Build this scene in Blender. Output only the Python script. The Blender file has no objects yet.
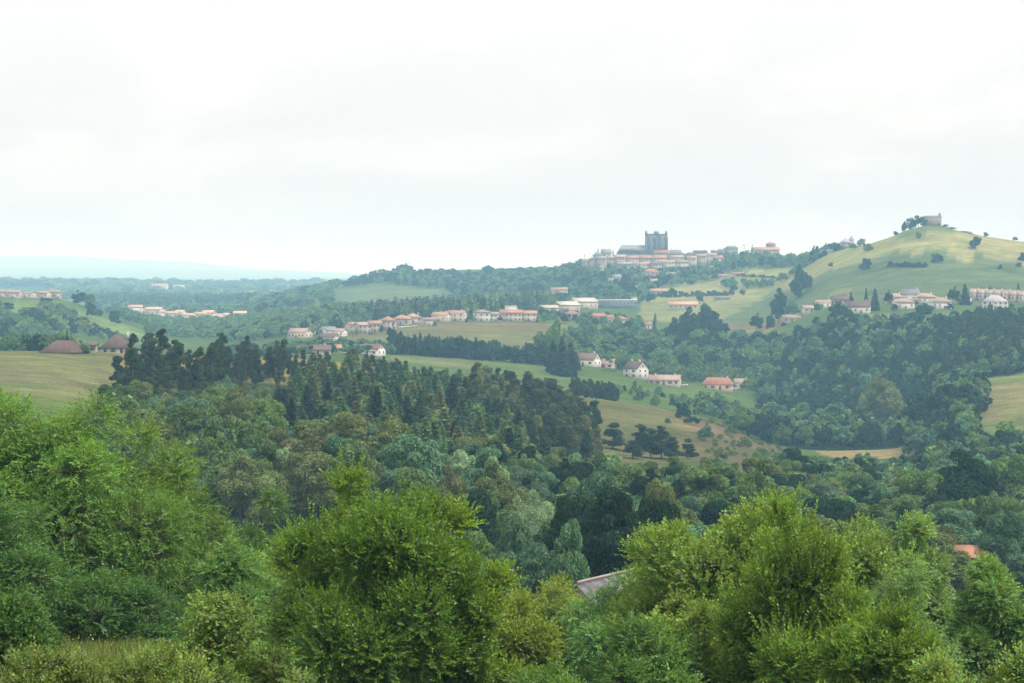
import bpy, math, random
import numpy as np
from mathutils import Vector

SC = bpy.context.scene
COL = SC.collection
RNG = np.random.default_rng(11)
F, CX, HZ = 2000.0, 512.0, 285.0          # focal length in pixels, centre column, horizon row

# ------------------------------------------------------------------ camera
cam = bpy.data.cameras.new("camera")
cam.sensor_width = 36.0
cam.lens = 36.0 * F / 1024.0
cam.clip_start, cam.clip_end = 0.5, 60000.0
co = bpy.data.objects.new("camera", cam)
COL.objects.link(co)
co.location = (0, 0, 0)
co.rotation_euler = (math.radians(90) - math.atan((341.5 - HZ) / F), 0, 0)
SC.camera = co

# ------------------------------------------------------------------ sky, sun, exposure
SUN_EL, SUN_AZ = math.radians(58), math.radians(112)
world = bpy.data.worlds.new("World")
SC.world = world
world.use_nodes = True
nt = world.node_tree
nt.nodes.clear()
N = nt.nodes.new
L = nt.links.new
out = N("ShaderNodeOutputWorld")
bg = N("ShaderNodeBackground")
sky = N("ShaderNodeTexSky")
sky.sky_type = 'NISHITA'
sky.sun_disc = False
sky.sun_elevation, sky.sun_rotation = SUN_EL, SUN_AZ
sky.dust_density = 3.0
tc = N("ShaderNodeTexCoord")
sep = N("ShaderNodeSeparateXYZ")
L(tc.outputs["Generated"], sep.inputs[0])
mp = N("ShaderNodeMapping")
mp.inputs["Scale"].default_value = (1.0, 1.0, 2.6)
mp.inputs["Location"].default_value = (3.1, 0.4, 0.9)
L(tc.outputs["Generated"], mp.inputs[0])
no = N("ShaderNodeTexNoise")
no.inputs["Scale"].default_value = 7.5
no.inputs["Detail"].default_value = 9.0
no.inputs["Roughness"].default_value = 0.55
no.inputs["Distortion"].default_value = 0.5
L(mp.outputs[0], no.inputs["Vector"])
crn = N("ShaderNodeValToRGB")
crn.color_ramp.elements[0].position = 0.42
crn.color_ramp.elements[0].color = (0.945, 0.95, 0.955, 1)
crn.color_ramp.elements[1].position = 0.58
crn.color_ramp.elements[1].color = (1.06, 1.055, 1.05, 1)
e = crn.color_ramp.elements.new(0.51)
e.color = (0.99, 0.99, 0.99, 1)
L(no.outputs["Fac"], crn.inputs[0])
cre = N("ShaderNodeValToRGB")                 # an overcast sky is brighter towards the zenith
ce = cre.color_ramp.elements
ce[0].position, ce[0].color = 0.0, (0.50, 0.45, 0.46, 1)
ce[1].position, ce[1].color = 1.0, (1.18, 1.19, 1.21, 1)
for p, c in ((0.03, (0.52, 0.48, 0.48)), (0.06, (0.60, 0.58, 0.57)), (0.10, (0.665, 0.65, 0.645)), (0.145, (0.745, 0.735, 0.73)), (0.22, (0.83, .83, .83)), (0.4, (1.04, 1.05, 1.06))):
    el = ce.new(p)
    el.color = (*c, 1)
L(sep.outputs["Z"], cre.inputs[0])
mul = N("ShaderNodeMix"); mul.data_type = 'RGBA'; mul.blend_type = 'MULTIPLY'
mul.inputs[0].default_value = 1.0
L(cre.outputs[0], mul.inputs[6]); L(crn.outputs[0], mul.inputs[7])
sks = N("ShaderNodeMix"); sks.data_type = 'RGBA'; sks.blend_type = 'MULTIPLY'
sks.inputs[0].default_value = 1.0
sks.inputs[7].default_value = (1.0, 1.0, 1.0, 1)
L(sky.outputs[0], sks.inputs[6])
cl = N("ShaderNodeMix"); cl.data_type = 'RGBA'; cl.blend_type = 'MULTIPLY'
cl.inputs[0].default_value = 1.0
cl.inputs[7].default_value = (10.0, 10.0, 10.0, 1)
L(mul.outputs[2], cl.inputs[6])
mx = N("ShaderNodeMix"); mx.data_type = 'RGBA'
mx.inputs[0].default_value = 0.95
L(sks.outputs[2], mx.inputs[6]); L(cl.outputs[2], mx.inputs[7])
L(mx.outputs[2], bg.inputs["Color"])
bg.inputs["Strength"].default_value = 0.1
L(bg.outputs[0], out.inputs["Surface"])

sl = bpy.data.lights.new("sun", 'SUN')
sl.energy = 2.9
sl.angle = math.radians(6)
sl.color = (1.0, 0.95, 0.86)
so = bpy.data.objects.new("sun", sl)
COL.objects.link(so)
S = Vector((math.sin(SUN_AZ) * math.cos(SUN_EL), math.cos(SUN_AZ) * math.cos(SUN_EL), math.sin(SUN_EL)))
so.rotation_euler = (-S).to_track_quat('-Z', 'Y').to_euler()
so.location = (200, -100, 400)

SC.view_settings.view_transform = 'Standard'
SC.view_settings.look = 'None'
SC.view_settings.exposure = 0.56
SC.view_settings.gamma = 1.0
SC.view_settings.use_curve_mapping = False
SC.cycles.use_denoising = True
SC.cycles.max_bounces = 6
SC.cycles.diffuse_bounces = 3
SC.cycles.glossy_bounces = 1
SC.cycles.transmission_bounces = 3
SC.cycles.volume_bounces = 1
SC.cycles.sample_clamp_indirect = 4.0
SC.cycles.use_adaptive_sampling = True
SC.cycles.adaptive_threshold = 0.02

# ------------------------------------------------------------------ helpers
def tag(o, label=None, cat=None, group=None, kind=None):
    if label: o["label"] = label
    if cat: o["category"] = cat
    if group: o["group"] = group
    if kind: o["kind"] = kind
    return o

def empty(name, loc=(0, 0, 0), rz=0.0):
    o = bpy.data.objects.new(name, None)
    o.empty_display_size = 0.5
    COL.objects.link(o)
    o.location = loc
    o.rotation_euler = (0, 0, rz)
    return o

def link(name, me, parent=None, loc=None):
    o = bpy.data.objects.new(name, me)
    COL.objects.link(o)
    if parent is not None: o.parent = parent
    if loc is not None: o.location = loc
    return o

def build(name, chunks, mats, smooth=False):
    """chunks: (V (n,3), F (m,k), material index, tint (m,3) or None) -> one mesh"""
    Vs, loops, starts, mi, ti, off, lo = [], [], [], [], [], 0, 0
    for V, Fc, m, t in chunks:
        V = np.asarray(V, np.float32).reshape(-1, 3)
        Fc = np.asarray(Fc, np.int64)
        n, k = Fc.shape
        Vs.append(V)
        loops.append((Fc + off).ravel())
        starts.append(lo + np.arange(n) * k)
        mi.append(np.full(n, m, np.int32))
        ti.append(np.ones((n, 3), np.float32) if t is None else np.asarray(t, np.float32))
        off += len(V); lo += n * k
    V = np.concatenate(Vs); lp = np.concatenate(loops).astype(np.int32)
    st = np.concatenate(starts).astype(np.int32); mi = np.concatenate(mi); ti = np.concatenate(ti)
    me = bpy.data.meshes.new(name)
    me.vertices.add(len(V)); me.vertices.foreach_set("co", V.ravel())
    me.loops.add(len(lp)); me.loops.foreach_set("vertex_index", lp)
    me.polygons.add(len(st)); me.polygons.foreach_set("loop_start", st)
    me.polygons.foreach_set("material_index", mi)
    if smooth: me.polygons.foreach_set("use_smooth", np.ones(len(st), bool))
    a = me.attributes.new("tint", 'FLOAT_VECTOR', 'FACE')
    a.data.foreach_set("vector", ti.ravel())
    for m in mats: me.materials.append(m)
    me.update(calc_edges=True)
    return me

BOXF = np.array([[0, 3, 2, 1], [4, 5, 6, 7], [0, 1, 5, 4], [1, 2, 6, 5], [2, 3, 7, 6], [3, 0, 4, 7]])
def box(x0, x1, y0, y1, z0, z1, m=0):
    V = np.array([[x0, y0, z0], [x1, y0, z0], [x1, y1, z0], [x0, y1, z0], [x0, y0, z1], [x1, y0, z1], [x1, y1, z1], [x0, y1, z1]])
    return (V, BOXF, m, None)

def tube(P, Rr, seg=6, m=0):
    P = np.asarray(P, float); n = len(P); Rr = np.asarray(Rr, float)
    T = np.gradient(P, axis=0); T /= np.linalg.norm(T, axis=1)[:, None] + 1e-9
    ref = np.array([1.0, 0.3, 0.1]) if abs(T[0, 2]) > .7 else np.array([0, 0, 1.0])
    A = np.cross(T, ref); A /= np.linalg.norm(A, axis=1)[:, None] + 1e-9
    B = np.cross(T, A)
    th = np.arange(seg) / seg * 2 * np.pi
    V = (P[:, None] + Rr[:, None, None] * (np.cos(th)[None, :, None] * A[:, None] + np.sin(th)[None, :, None] * B[:, None])).reshape(-1, 3)
    i = np.arange(n - 1)[:, None] * seg; j = np.arange(seg)[None]; j2 = (j + 1) % seg
    Fq = np.stack([i + j, i + j2, i + seg + j2, i + seg + j], -1).reshape(-1, 4)
    return (V, Fq, m, None)

def unit(v):
    return v / (np.linalg.norm(v, axis=-1, keepdims=True) + 1e-9)

# ------------------------------------------------------------------ materials
def mat(name):
    m = bpy.data.materials.new(name); m.use_nodes = True
    t = m.node_tree; t.nodes.clear()
    o = t.nodes.new("ShaderNodeOutputMaterial")
    return m, t, o

def foliage_mat(name, gloss, trans):
    m, t, o = mat(name)
    oi = t.nodes.new("ShaderNodeObjectInfo")
    at = t.nodes.new("ShaderNodeAttribute"); at.attribute_name = "tint"
    mu = t.nodes.new("ShaderNodeMix"); mu.data_type = 'RGBA'; mu.blend_type = 'MULTIPLY'; mu.inputs[0].default_value = 1
    t.links.new(oi.outputs["Color"], mu.inputs[6]); t.links.new(at.outputs["Vector"], mu.inputs[7])
    d = t.nodes.new("ShaderNodeBsdfDiffuse")
    t.links.new(mu.outputs[2], d.inputs[0])
    tr = t.nodes.new("ShaderNodeBsdfTranslucent")
    mu2 = t.nodes.new("ShaderNodeMix"); mu2.data_type = 'RGBA'; mu2.blend_type = 'MULTIPLY'; mu2.inputs[0].default_value = 1
    mu2.inputs[7].default_value = (1.5, 1.45, 0.6, 1)
    t.links.new(mu.outputs[2], mu2.inputs[6]); t.links.new(mu2.outputs[2], tr.inputs[0])
    ms = t.nodes.new("ShaderNodeMixShader"); ms.inputs[0].default_value = trans
    t.links.new(d.outputs[0], ms.inputs[1]); t.links.new(tr.outputs[0], ms.inputs[2])
    last = ms
    if gloss > 0:
        g = t.nodes.new("ShaderNodeBsdfGlossy"); g.inputs["Roughness"].default_value = .45
        g.inputs[0].default_value = (.9, 1, .9, 1)
        m2 = t.nodes.new("ShaderNodeMixShader"); m2.inputs[0].default_value = gloss
        t.links.new(ms.outputs[0], m2.inputs[1]); t.links.new(g.outputs[0], m2.inputs[2]); last = m2
    t.links.new(last.outputs[0], o.inputs[0])
    return m

def plain_mat(name, color=None, rough=.85, nscale=1.2, namp=.35, wave=None, spec=.3):
    """solid material with mottling; colour from the object's own colour when color is None"""
    m, t, o = mat(name)
    b = t.nodes.new("ShaderNodeBsdfPrincipled")
    b.inputs["Roughness"].default_value = rough
    b.inputs["Specular IOR Level"].default_value = spec
    tcn = t.nodes.new("ShaderNodeTexCoord")
    n = t.nodes.new("ShaderNodeTexNoise"); n.inputs["Scale"].default_value = nscale; n.inputs["Detail"].default_value = 6
    t.links.new(tcn.outputs["Object"], n.inputs["Vector"])
    mr = t.nodes.new("ShaderNodeMapRange"); mr.inputs[1].default_value = .25; mr.inputs[2].default_value = .75
    mr.inputs[3].default_value = 1 - namp; mr.inputs[4].default_value = 1 + namp
    t.links.new(n.outputs["Fac"], mr.inputs[0])
    mu = t.nodes.new("ShaderNodeMix"); mu.data_type = 'RGBA'; mu.blend_type = 'MULTIPLY'; mu.inputs[0].default_value = 1
    if color is None:
        oi = t.nodes.new("ShaderNodeObjectInfo"); t.links.new(oi.outputs["Color"], mu.inputs[6])
    else:
        mu.inputs[6].default_value = (*color, 1)
    t.links.new(mr.outputs[0], mu.inputs[7])
    last = mu.outputs[2]
    if wave:
        w = t.nodes.new("ShaderNodeTexWave"); w.inputs["Scale"].default_value = wave; w.inputs["Distortion"].default_value = .6
        w.bands_direction = 'Z'
        t.links.new(tcn.outputs["Object"], w.inputs["Vector"])
        mr2 = t.nodes.new("ShaderNodeMapRange"); mr2.inputs[3].default_value = .75; mr2.inputs[4].default_value = 1.15
        t.links.new(w.outputs["Fac"], mr2.inputs[0])
        m3 = t.nodes.new("ShaderNodeMix"); m3.data_type = 'RGBA'; m3.blend_type = 'MULTIPLY'; m3.inputs[0].default_value = 1
        t.links.new(last, m3.inputs[6]); t.links.new(mr2.outputs[0], m3.inputs[7]); last = m3.outputs[2]
    t.links.new(last, b.inputs["Base Color"])
    t.links.new(b.outputs[0], o.inputs[0])
    return m

M_LEAF = foliage_mat("leaf", 0.018, 0.38)
M_FAR = foliage_mat("foliage", 0.0, 0.28)
M_BARK = plain_mat("bark", (.075, .06, .045), .9, 3, .4)
M_PINEBARK = plain_mat("pine_bark", (.17, .105, .07), .9, 2, .4)
M_WALL = plain_mat("render_wall", None, .9, .35, .12)
M_STONE = plain_mat("stone", None, .9, .9, .3)
M_ROOF = plain_mat("roof_tiles", None, .85, .6, .25, wave=2.2)
M_SLATE = plain_mat("slate", None, .6, .5, .22, wave=1.6, spec=.5)
M_GLASS = plain_mat("window_glass", (.05, .06, .07), .15, 1, .2, spec=.6)
M_METAL = plain_mat("metal", (.32, .33, .34), .5, 1, .15)
M_PAINT = plain_mat("car_paint", None, .35, .5, .04, spec=.5)
M_RUBBER = plain_mat("rubber", (.02, .02, .02), .8, 1, .1)
M_FEATHER = plain_mat("feather", (.02, .018, .016), .8, 5, .3)

# ------------------------------------------------------------------ terrain: rows of the ground seen along each bearing
NEARL = [(3, 1600), (5, 1050), (20, 785), (45, 693), (60, 668), (80, 656), (110, 652), (150, 645), (180, 632)]
NEARR = [(3, 1800), (5, 1250), (20, 985), (45, 863), (65, 777), (80, 735), (110, 694), (150, 652), (180, 629)]
C = {}
C[-300] = NEARL + [(260, 560), (350, 455), (430, 405), (520, 376), (600, 356), (650, 350), (700, 354), (850, 370), (1000, 366), (1150, 350), (1300, 332), (1500, 306), (1620, 297), (1700, 298), (2000, 306), (2300, 311), (2600, 309), (3200, 300), (4200, 291), (5500, 283), (7500, 284), (10000, 280), (17000, 264), (24000, 283)]
C[0] = NEARL + [(260, 560), (350, 458), (430, 411), (520, 379), (600, 357), (650, 350), (700, 354), (850, 370), (1000, 364), (1150, 350), (1300, 333), (1500, 307), (1600, 297), (1700, 298), (2000, 306), (2300, 311), (2600, 309), (3200, 300), (4200, 291), (5500, 282), (7500, 284), (10000, 280), (17000, 263), (24000, 283)]
C[60] = NEARL + [(260, 565), (350, 470), (430, 418), (520, 384), (600, 359), (650, 350), (700, 354), (850, 370), (1000, 366), (1150, 353), (1300, 336), (1500, 310), (1600, 298), (1700, 299), (2000, 308), (2300, 312), (2600, 310), (3200, 300), (4200, 291), (5500, 282), (7500, 284), (10000, 280), (17000, 263), (24000, 283)]
C[110] = NEARL + [(260, 570), (350, 485), (430, 430), (520, 396), (600, 365), (650, 352), (700, 355), (850, 372), (1000, 369), (1150, 358), (1300, 345), (1500, 324), (1600, 314), (1700, 312), (2000, 318), (2300, 318), (2600, 312), (3200, 302), (4200, 292), (5500, 282), (7500, 285), (10000, 281), (17000, 264), (24000, 283)]
C[165] = NEARL + [(260, 575), (350, 488), (430, 436), (520, 402), (600, 372), (660, 354), (720, 357), (850, 370), (1000, 366), (1150, 359), (1300, 350), (1500, 340), (1600, 334), (1700, 329), (2000, 320), (2300, 318), (2600, 313), (3200, 303), (4200, 292), (5500, 283), (7500, 285), (10000, 281), (17000, 264), (24000, 283)]
C[220] = NEARR + [(260, 580), (350, 490), (430, 440), (520, 405), (600, 378), (680, 355), (740, 357), (850, 363), (1000, 361), (1150, 355), (1300, 347), (1500, 338), (1700, 330), (2000, 320), (2300, 317), (2600, 313), (3200, 304), (4200, 294), (5500, 284), (7500, 286), (10000, 282), (17000, 266), (24000, 283)]
C[330] = NEARR + [(260, 590), (350, 500), (430, 455), (520, 415), (600, 385), (680, 359), (740, 359), (850, 359), (950, 353), (1150, 347), (1300, 338), (1500, 326), (1700, 316), (2000, 308), (2300, 299), (2550, 288), (2700, 289), (3200, 300), (4200, 294), (5500, 283), (7500, 286), (10000, 283), (17000, 270), (24000, 283)]
C[390] = NEARR + [(260, 595), (350, 505), (430, 462), (520, 422), (600, 395), (680, 374), (740, 373), (850, 371), (950, 361), (1050, 354), (1150, 349), (1300, 334), (1430, 325), (1600, 317), (1700, 313), (2000, 305), (2300, 293), (2600, 274), (2750, 271), (3200, 280), (4200, 292), (5500, 287), (7500, 288), (10000, 285), (17000, 275), (24000, 283)]
C[440] = NEARR + [(260, 598), (350, 508), (430, 470), (520, 430), (600, 405), (680, 389), (760, 388), (850, 381), (950, 367), (1050, 357), (1150, 352), (1300, 332), (1430, 321), (1600, 316), (1700, 312), (2000, 305), (2300, 294), (2600, 274), (2750, 270), (3200, 276), (4200, 290), (5500, 290), (7500, 290), (10000, 288), (17000, 280), (24000, 282)]
C[550] = NEARR + [(260, 600), (350, 520), (430, 490), (520, 465), (600, 440), (700, 410), (780, 397), (850, 392), (950, 379), (1050, 366), (1150, 362), (1300, 338), (1430, 322), (1600, 314), (1700, 309), (1850, 303), (2000, 297), (2300, 282), (2600, 270), (2750, 266), (3200, 272), (4200, 290), (7500, 292), (17000, 284), (24000, 285)]
C[600] = NEARR + [(260, 605), (350, 530), (430, 496), (520, 471), (600, 452), (700, 422), (790, 398), (850, 400), (950, 386), (1050, 373), (1100, 367), (1150, 366), (1300, 345), (1430, 328), (1600, 316), (1700, 310), (1850, 303), (2000, 292), (2150, 275), (2250, 264), (2350, 259), (2600, 268), (3200, 280), (24000, 286)]
C[660] = NEARR + [(260, 610), (350, 535), (430, 500), (520, 475), (600, 456), (700, 430), (790, 406), (850, 414), (950, 400), (1050, 385), (1100, 379), (1150, 374), (1300, 351), (1430, 338), (1500, 330), (1600, 319), (1700, 311), (1850, 301), (2000, 288), (2150, 273), (2250, 262), (2350, 257), (2600, 266), (3200, 280), (24000, 286)]
C[720] = NEARR + [(260, 615), (350, 540), (430, 505), (520, 478), (600, 459), (680, 441), (760, 424), (830, 428), (950, 411), (1050, 394), (1100, 386), (1150, 380), (1300, 348), (1430, 333), (1500, 326), (1600, 317), (1700, 306), (1850, 293), (2000, 281), (2150, 270), (2250, 262), (2350, 257), (2600, 264), (3200, 280), (24000, 286)]
C[770] = NEARR + [(260, 620), (350, 545), (430, 512), (520, 484), (600, 470), (660, 458), (720, 450), (780, 445), (850, 449), (950, 435), (1050, 412), (1150, 387), (1200, 372), (1300, 345), (1400, 333), (1500, 325), (1600, 316), (1700, 304), (1850, 290), (2000, 273), (2150, 261), (2250, 254), (2350, 256), (2600, 264), (3200, 280), (24000, 286)]
C[830] = NEARR + [(260, 622), (350, 552), (430, 520), (520, 496), (600, 482), (700, 466), (780, 452), (850, 450), (950, 430), (1050, 400), (1150, 362), (1220, 335), (1300, 315), (1400, 303), (1500, 291), (1600, 274), (1700, 262), (1800, 252), (1850, 250), (1950, 254), (2300, 270), (3200, 285), (24000, 286)]
C[880] = NEARR + [(260, 625), (350, 560), (430, 530), (520, 508), (600, 490), (700, 466), (780, 451), (850, 449), (950, 430), (1050, 395), (1150, 350), (1220, 326), (1300, 315), (1400, 302), (1500, 287), (1600, 264), (1660, 249), (1720, 241), (1760, 240), (1900, 245), (2300, 275), (3200, 285), (24000, 286)]
C[892] = NEARR + [(260, 625), (350, 561), (430, 532), (520, 510), (600, 490), (700, 465), (780, 450), (850, 447), (950, 427), (1050, 392), (1150, 348), (1220, 324), (1300, 313), (1400, 300), (1500, 285), (1600, 260), (1660, 245), (1710, 237), (1745, 235), (1800, 239), (1900, 245), (2300, 275), (3200, 285), (24000, 286)]
C[905] = NEARR + [(260, 626), (350, 562), (430, 534), (520, 512), (600, 490), (700, 464), (780, 450), (850, 444), (950, 424), (1050, 390), (1150, 346), (1220, 323), (1300, 312), (1400, 299), (1500, 283), (1600, 255), (1660, 238), (1700, 229), (1740, 227), (1800, 235), (1900, 244), (2300, 275), (3200, 285), (24000, 286)]
C[932] = NEARR + [(260, 628), (350, 563), (430, 538), (520, 514), (600, 488), (700, 458), (780, 440), (850, 428), (950, 412), (1050, 380), (1150, 342), (1220, 321), (1300, 311), (1400, 297), (1500, 280), (1600, 250), (1650, 235), (1690, 222), (1725, 220), (1770, 227), (1900, 243), (2300, 275), (3200, 285), (24000, 286)]
C[952] = NEARR + [(260, 630), (300, 592), (350, 564), (430, 541), (520, 517), (600, 487), (700, 452), (760, 431), (850, 412), (910, 400), (950, 398), (1050, 372), (1150, 340), (1220, 320), (1300, 310), (1400, 296), (1500, 280), (1600, 253), (1650, 239), (1700, 229), (1740, 228), (1790, 233), (1900, 245), (2300, 275), (3200, 285), (24000, 286)]
C[965] = NEARR + [(260, 630), (300, 592), (350, 565), (430, 544), (520, 520), (600, 486), (700, 448), (760, 425), (850, 396), (910, 382), (950, 385), (1050, 366), (1150, 338), (1220, 320), (1300, 310), (1400, 296), (1500, 280), (1600, 252), (1650, 240), (1700, 233), (1740, 233), (1900, 245), (2300, 275), (3200, 285), (24000, 286)]
C[1024] = NEARR + [(260, 630), (300, 592), (350, 565), (430, 546), (520, 520), (600, 484), (700, 446), (760, 420), (850, 390), (910, 375), (950, 374), (1050, 357), (1150, 334), (1220, 318), (1300, 309), (1400, 295), (1500, 281), (1600, 260), (1700, 243), (1740, 241), (1900, 247), (2300, 275), (3200, 285), (24000, 286)]
C[1300] = NEARR + [(260, 630), (350, 570), (430, 550), (520, 524), (600, 486), (700, 444), (850, 388), (950, 370), (1050, 355), (1150, 335), (1300, 309), (1500, 282), (1700, 255), (1800, 254), (1900, 258), (2300, 275), (3200, 285), (24000, 286)]

NLD = 480
LD = np.linspace(math.log(3), math.log(24000), NLD)
PXG = np.arange(-1500, 2516, 8.0)
keys = sorted(C)
tab = np.array([np.interp(LD, np.log([a for a, b in C[k]]), [b for a, b in C[k]]) for k in keys])
PYG = np.array([[0.0]])
PYG = np.stack([np.interp(PXG, keys, tab[:, i]) for i in range(NLD)], 1)
def smooth(A, sig, ax):
    k = np.exp(-.5 * (np.arange(-int(3 * sig) - 1, int(3 * sig) + 2) / sig) ** 2); k /= k.sum(); h = len(k) // 2
    pad = [(0, 0), (0, 0)]; pad[ax] = (h, h)
    return np.apply_along_axis(lambda v: np.convolve(v, k, 'valid'), ax, np.pad(A, pad, mode='edge'))
PYG = smooth(smooth(PYG, 1.4, 0), .8, 1)

def gpy(px, d):
    px = np.asarray(px, float); d = np.asarray(d, float)
    u = np.clip((px - PXG[0]) / 8.0, 0, len(PXG) - 1.001); v = np.clip((np.log(np.maximum(d, 3.01)) - LD[0]) / (LD[1] - LD[0]), 0, NLD - 1.001)
    i = u.astype(int); j = v.astype(int); a = u - i; b = v - j
    return PYG[i, j] * (1 - a) * (1 - b) + PYG[i + 1, j] * a * (1 - b) + PYG[i, j + 1] * (1 - a) * b + PYG[i + 1, j + 1] * a * b

def vnoise(x, y, s, seed=0):
    """smooth value noise in -1..1"""
    x = np.asarray(x, float) / s; y = np.asarray(y, float) / s
    i = np.floor(x).astype(np.int64); j = np.floor(y).astype(np.int64); a = x - i; b = y - j
    a = a * a * (3 - 2 * a); b = b * b * (3 - 2 * b)
    def h(i, j):
        n = (i * 374761393 + j * 668265263 + seed * 1442695041) & 0x7fffffff
        n = ((n ^ (n >> 13)) * 1274126177) & 0x7fffffff
        return ((n ^ (n >> 16)) & 0xffff) / 32767.5 - 1
    return h(i, j) * (1 - a) * (1 - b) + h(i + 1, j) * a * (1 - b) + h(i, j + 1) * (1 - a) * b + h(i + 1, j + 1) * a * b

def zg(x, y):
    """height of the ground at a point"""
    y = np.asarray(y, float); x = np.asarray(x, float)
    d = np.maximum(y, 3.0)
    py = gpy(CX + F * x / d, d)
    hum = 0.10 * vnoise(x, y, 3.5, 3) * np.clip((d - 8) / 20, 0, 1) + np.clip((d - 250) / 500, 0, 1) * (0.35 * vnoise(x, y, 22, 1) + .15 * vnoise(x, y, 7, 2))
    rel = np.clip((d - 3600) / 2500, 0, 1) * (7 * np.minimum(d, 14000) / 5000) * (vnoise(x, y, 900, 21) + .5 * vnoise(x, y, 380, 22)) + np.clip((d - 12000) / 4500, 0, 1) * 58 * (vnoise(x, 0 * y, 1900, 23) + .35 * vnoise(x, 0 * y, 700, 24))
    return -(py - HZ) / F * d + hum + rel

def at(px, d):
    x = (px - CX) / F * d
    return np.array([x, d, float(zg(x, d))])

def dfor(px, py, lo, hi):
    ds = np.linspace(lo, hi, 300)
    return float(ds[np.argmin(np.abs(gpy(np.full(300, px), ds) - py))])

def inpoly(px, d, poly):
    """poly in (column, metres away)"""
    px = np.asarray(px, float); y = np.log(np.asarray(d, float)); r = np.zeros(px.shape, bool)
    P = [(a, math.log(b)) for a, b in poly]
    for (x1, y1), (x2, y2) in zip(P, P[1:] + P[:1]):
        c = (y1 > y) != (y2 > y)
        r ^= c & (px < (x2 - x1) * (y - y1) / (y2 - y1 + 1e-12) + x1)
    return r

def rect(a, b, c, d): return [(a, c), (b, c), (b, d), (a, d)]

pxc = np.concatenate([np.arange(-1500, -90, 45), np.arange(-90, 1115, 3.0), np.arange(1120, 2540, 45)])
rows = np.concatenate([np.linspace(-60, 8, 18), np.exp(np.linspace(math.log(9), math.log(24000), 560))])
YY = np.repeat(rows[:, None], len(pxc), 1)
XX = (pxc[None] - CX) / F * np.hypot(YY, 60)
ZZ = zg(XX, YY)
nr, nc = XX.shape
ii = (np.arange(nr - 1)[:, None] * nc + np.arange(nc - 1)[None]).ravel()
Q = np.stack([ii, ii + 1, ii + nc + 1, ii + nc], 1)
DD = np.maximum(YY, 3).ravel(); PXV = (CX + F * XX / np.maximum(YY, 3)).ravel(); xv = XX.ravel(); yv = YY.ravel()
# base colours of the fields, with the sunlight on the right hill included
colr = np.empty((len(DD), 3)); colr[:] = (.075, .115, .030)
def paint(poly, c, wob=1.0, alpha=1.0):
    k = wob * np.clip(DD / 600, .2, 2.5)
    jx = PXV + 5 * vnoise(xv, yv, 14, 5) * wob; jd = DD + 9 * k * vnoise(xv, yv, 17, 6)
    m = inpoly(jx, np.maximum(jd, 3), poly)
    colr[m] = colr[m] * (1 - alpha) + np.array(c) * alpha
    return m
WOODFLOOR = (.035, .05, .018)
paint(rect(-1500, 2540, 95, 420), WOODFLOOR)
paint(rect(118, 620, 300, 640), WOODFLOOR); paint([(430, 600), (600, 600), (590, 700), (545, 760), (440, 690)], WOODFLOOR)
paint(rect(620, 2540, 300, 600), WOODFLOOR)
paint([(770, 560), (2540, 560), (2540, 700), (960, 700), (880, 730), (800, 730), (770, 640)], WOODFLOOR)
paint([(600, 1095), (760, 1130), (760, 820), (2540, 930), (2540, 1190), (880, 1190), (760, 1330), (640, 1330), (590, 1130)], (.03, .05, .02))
paint(rect(-1500, 118, 395, 700), (.142, .150, .062)); 
paint([(-1500, 480), (118, 480), (118, 395), (-1500, 395)], (.095, .13, .036))
paint(rect(-1500, 90, 515, 545), (.19, .18, .095), 2.0, .7); paint(rect(-1500, 120, 555, 580), (.165, .155, .072), 2.5, .7); paint(rect(-1500, 60, 500, 512), (.10, .14, .045), 1.5, .6)
paint(rect(118, 430, 600, 700), (.19, .155, .06))
paint([(430, 820), (590, 800), (600, 880), (575, 1060), (440, 1040), (380, 1020), (330, 930)], (.095, .135, .042))
paint(rect(390, 480, 980, 1045), (.13, .145, .06), 1.5)
paint([(560, 700), (570, 470), (720, 470), (760, 600), (690, 800), (580, 700)], (.085, .098, .038))
paint([(580, 795), (570, 640), (600, 560), (660, 540), (705, 600), (690, 800)], (.115, .112, .046))
paint([(585, 700), (600, 660), (660, 640), (680, 690)], (.105, .108, .042), 2)
paint([(690, 800), (705, 560), (760, 560), (820, 640), (800, 720), (760, 800)], (.10, .088, .046), 2)
paint([(655, 780), (690, 700), (760, 700), (750, 770)], (.15, .10, .06), 3, .6)
paint(rect(345, 570, 1215, 1440), (.13, .13, .048)); paint(rect(420, 560, 1330, 1420), (.135, .105, .05), 2.5, .7)
paint([(560, 1230), (665, 1230), (690, 1520), (560, 1500)], (.115, .15, .045))
paint([(640, 1580), (840, 1500), (850, 1700), (760, 2050), (640, 2050)], (.18, .19, .075))
paint([(640, 1850), (730, 1750), (760, 1800), (700, 2000), (640, 1960)], (.23, .22, .09), 1.5)
paint([(860, 1200), (975, 1195), (985, 1260), (870, 1290)], (.15, .17, .055))
paint([(690, 1420), (1024, 1330), (2540, 1330), (2540, 1570), (1000, 1580), (800, 1660), (770, 1800)], (.095, .125, .054))
paint([(708, 1375), (785, 1420), (780, 1450), (700, 1440)], (.27, .25, .12)); paint([(715, 1480), (800, 1400), (790, 1500), (720, 1530)], (.17, .15, .06))
paint([(690, 1530), (800, 1440), (800, 1475), (690, 1570)], (.15, .12, .06), 1.2)
paint([(780, 1800), (800, 1660), (1000, 1575), (2540, 1570), (2540, 1800), (1024, 1800), (930, 1730), (880, 1800), (830, 1900), (740, 2150)], (.225, .225, .085))  # right hill's meadow yellow; the sunlit brightness of the slope is in the colour
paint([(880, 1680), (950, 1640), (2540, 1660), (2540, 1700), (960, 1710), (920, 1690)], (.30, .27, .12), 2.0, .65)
paint([(930, 1590), (2540, 1585), (2540, 1620), (960, 1622)], (.27, .25, .115), 2.0, .55)
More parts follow.
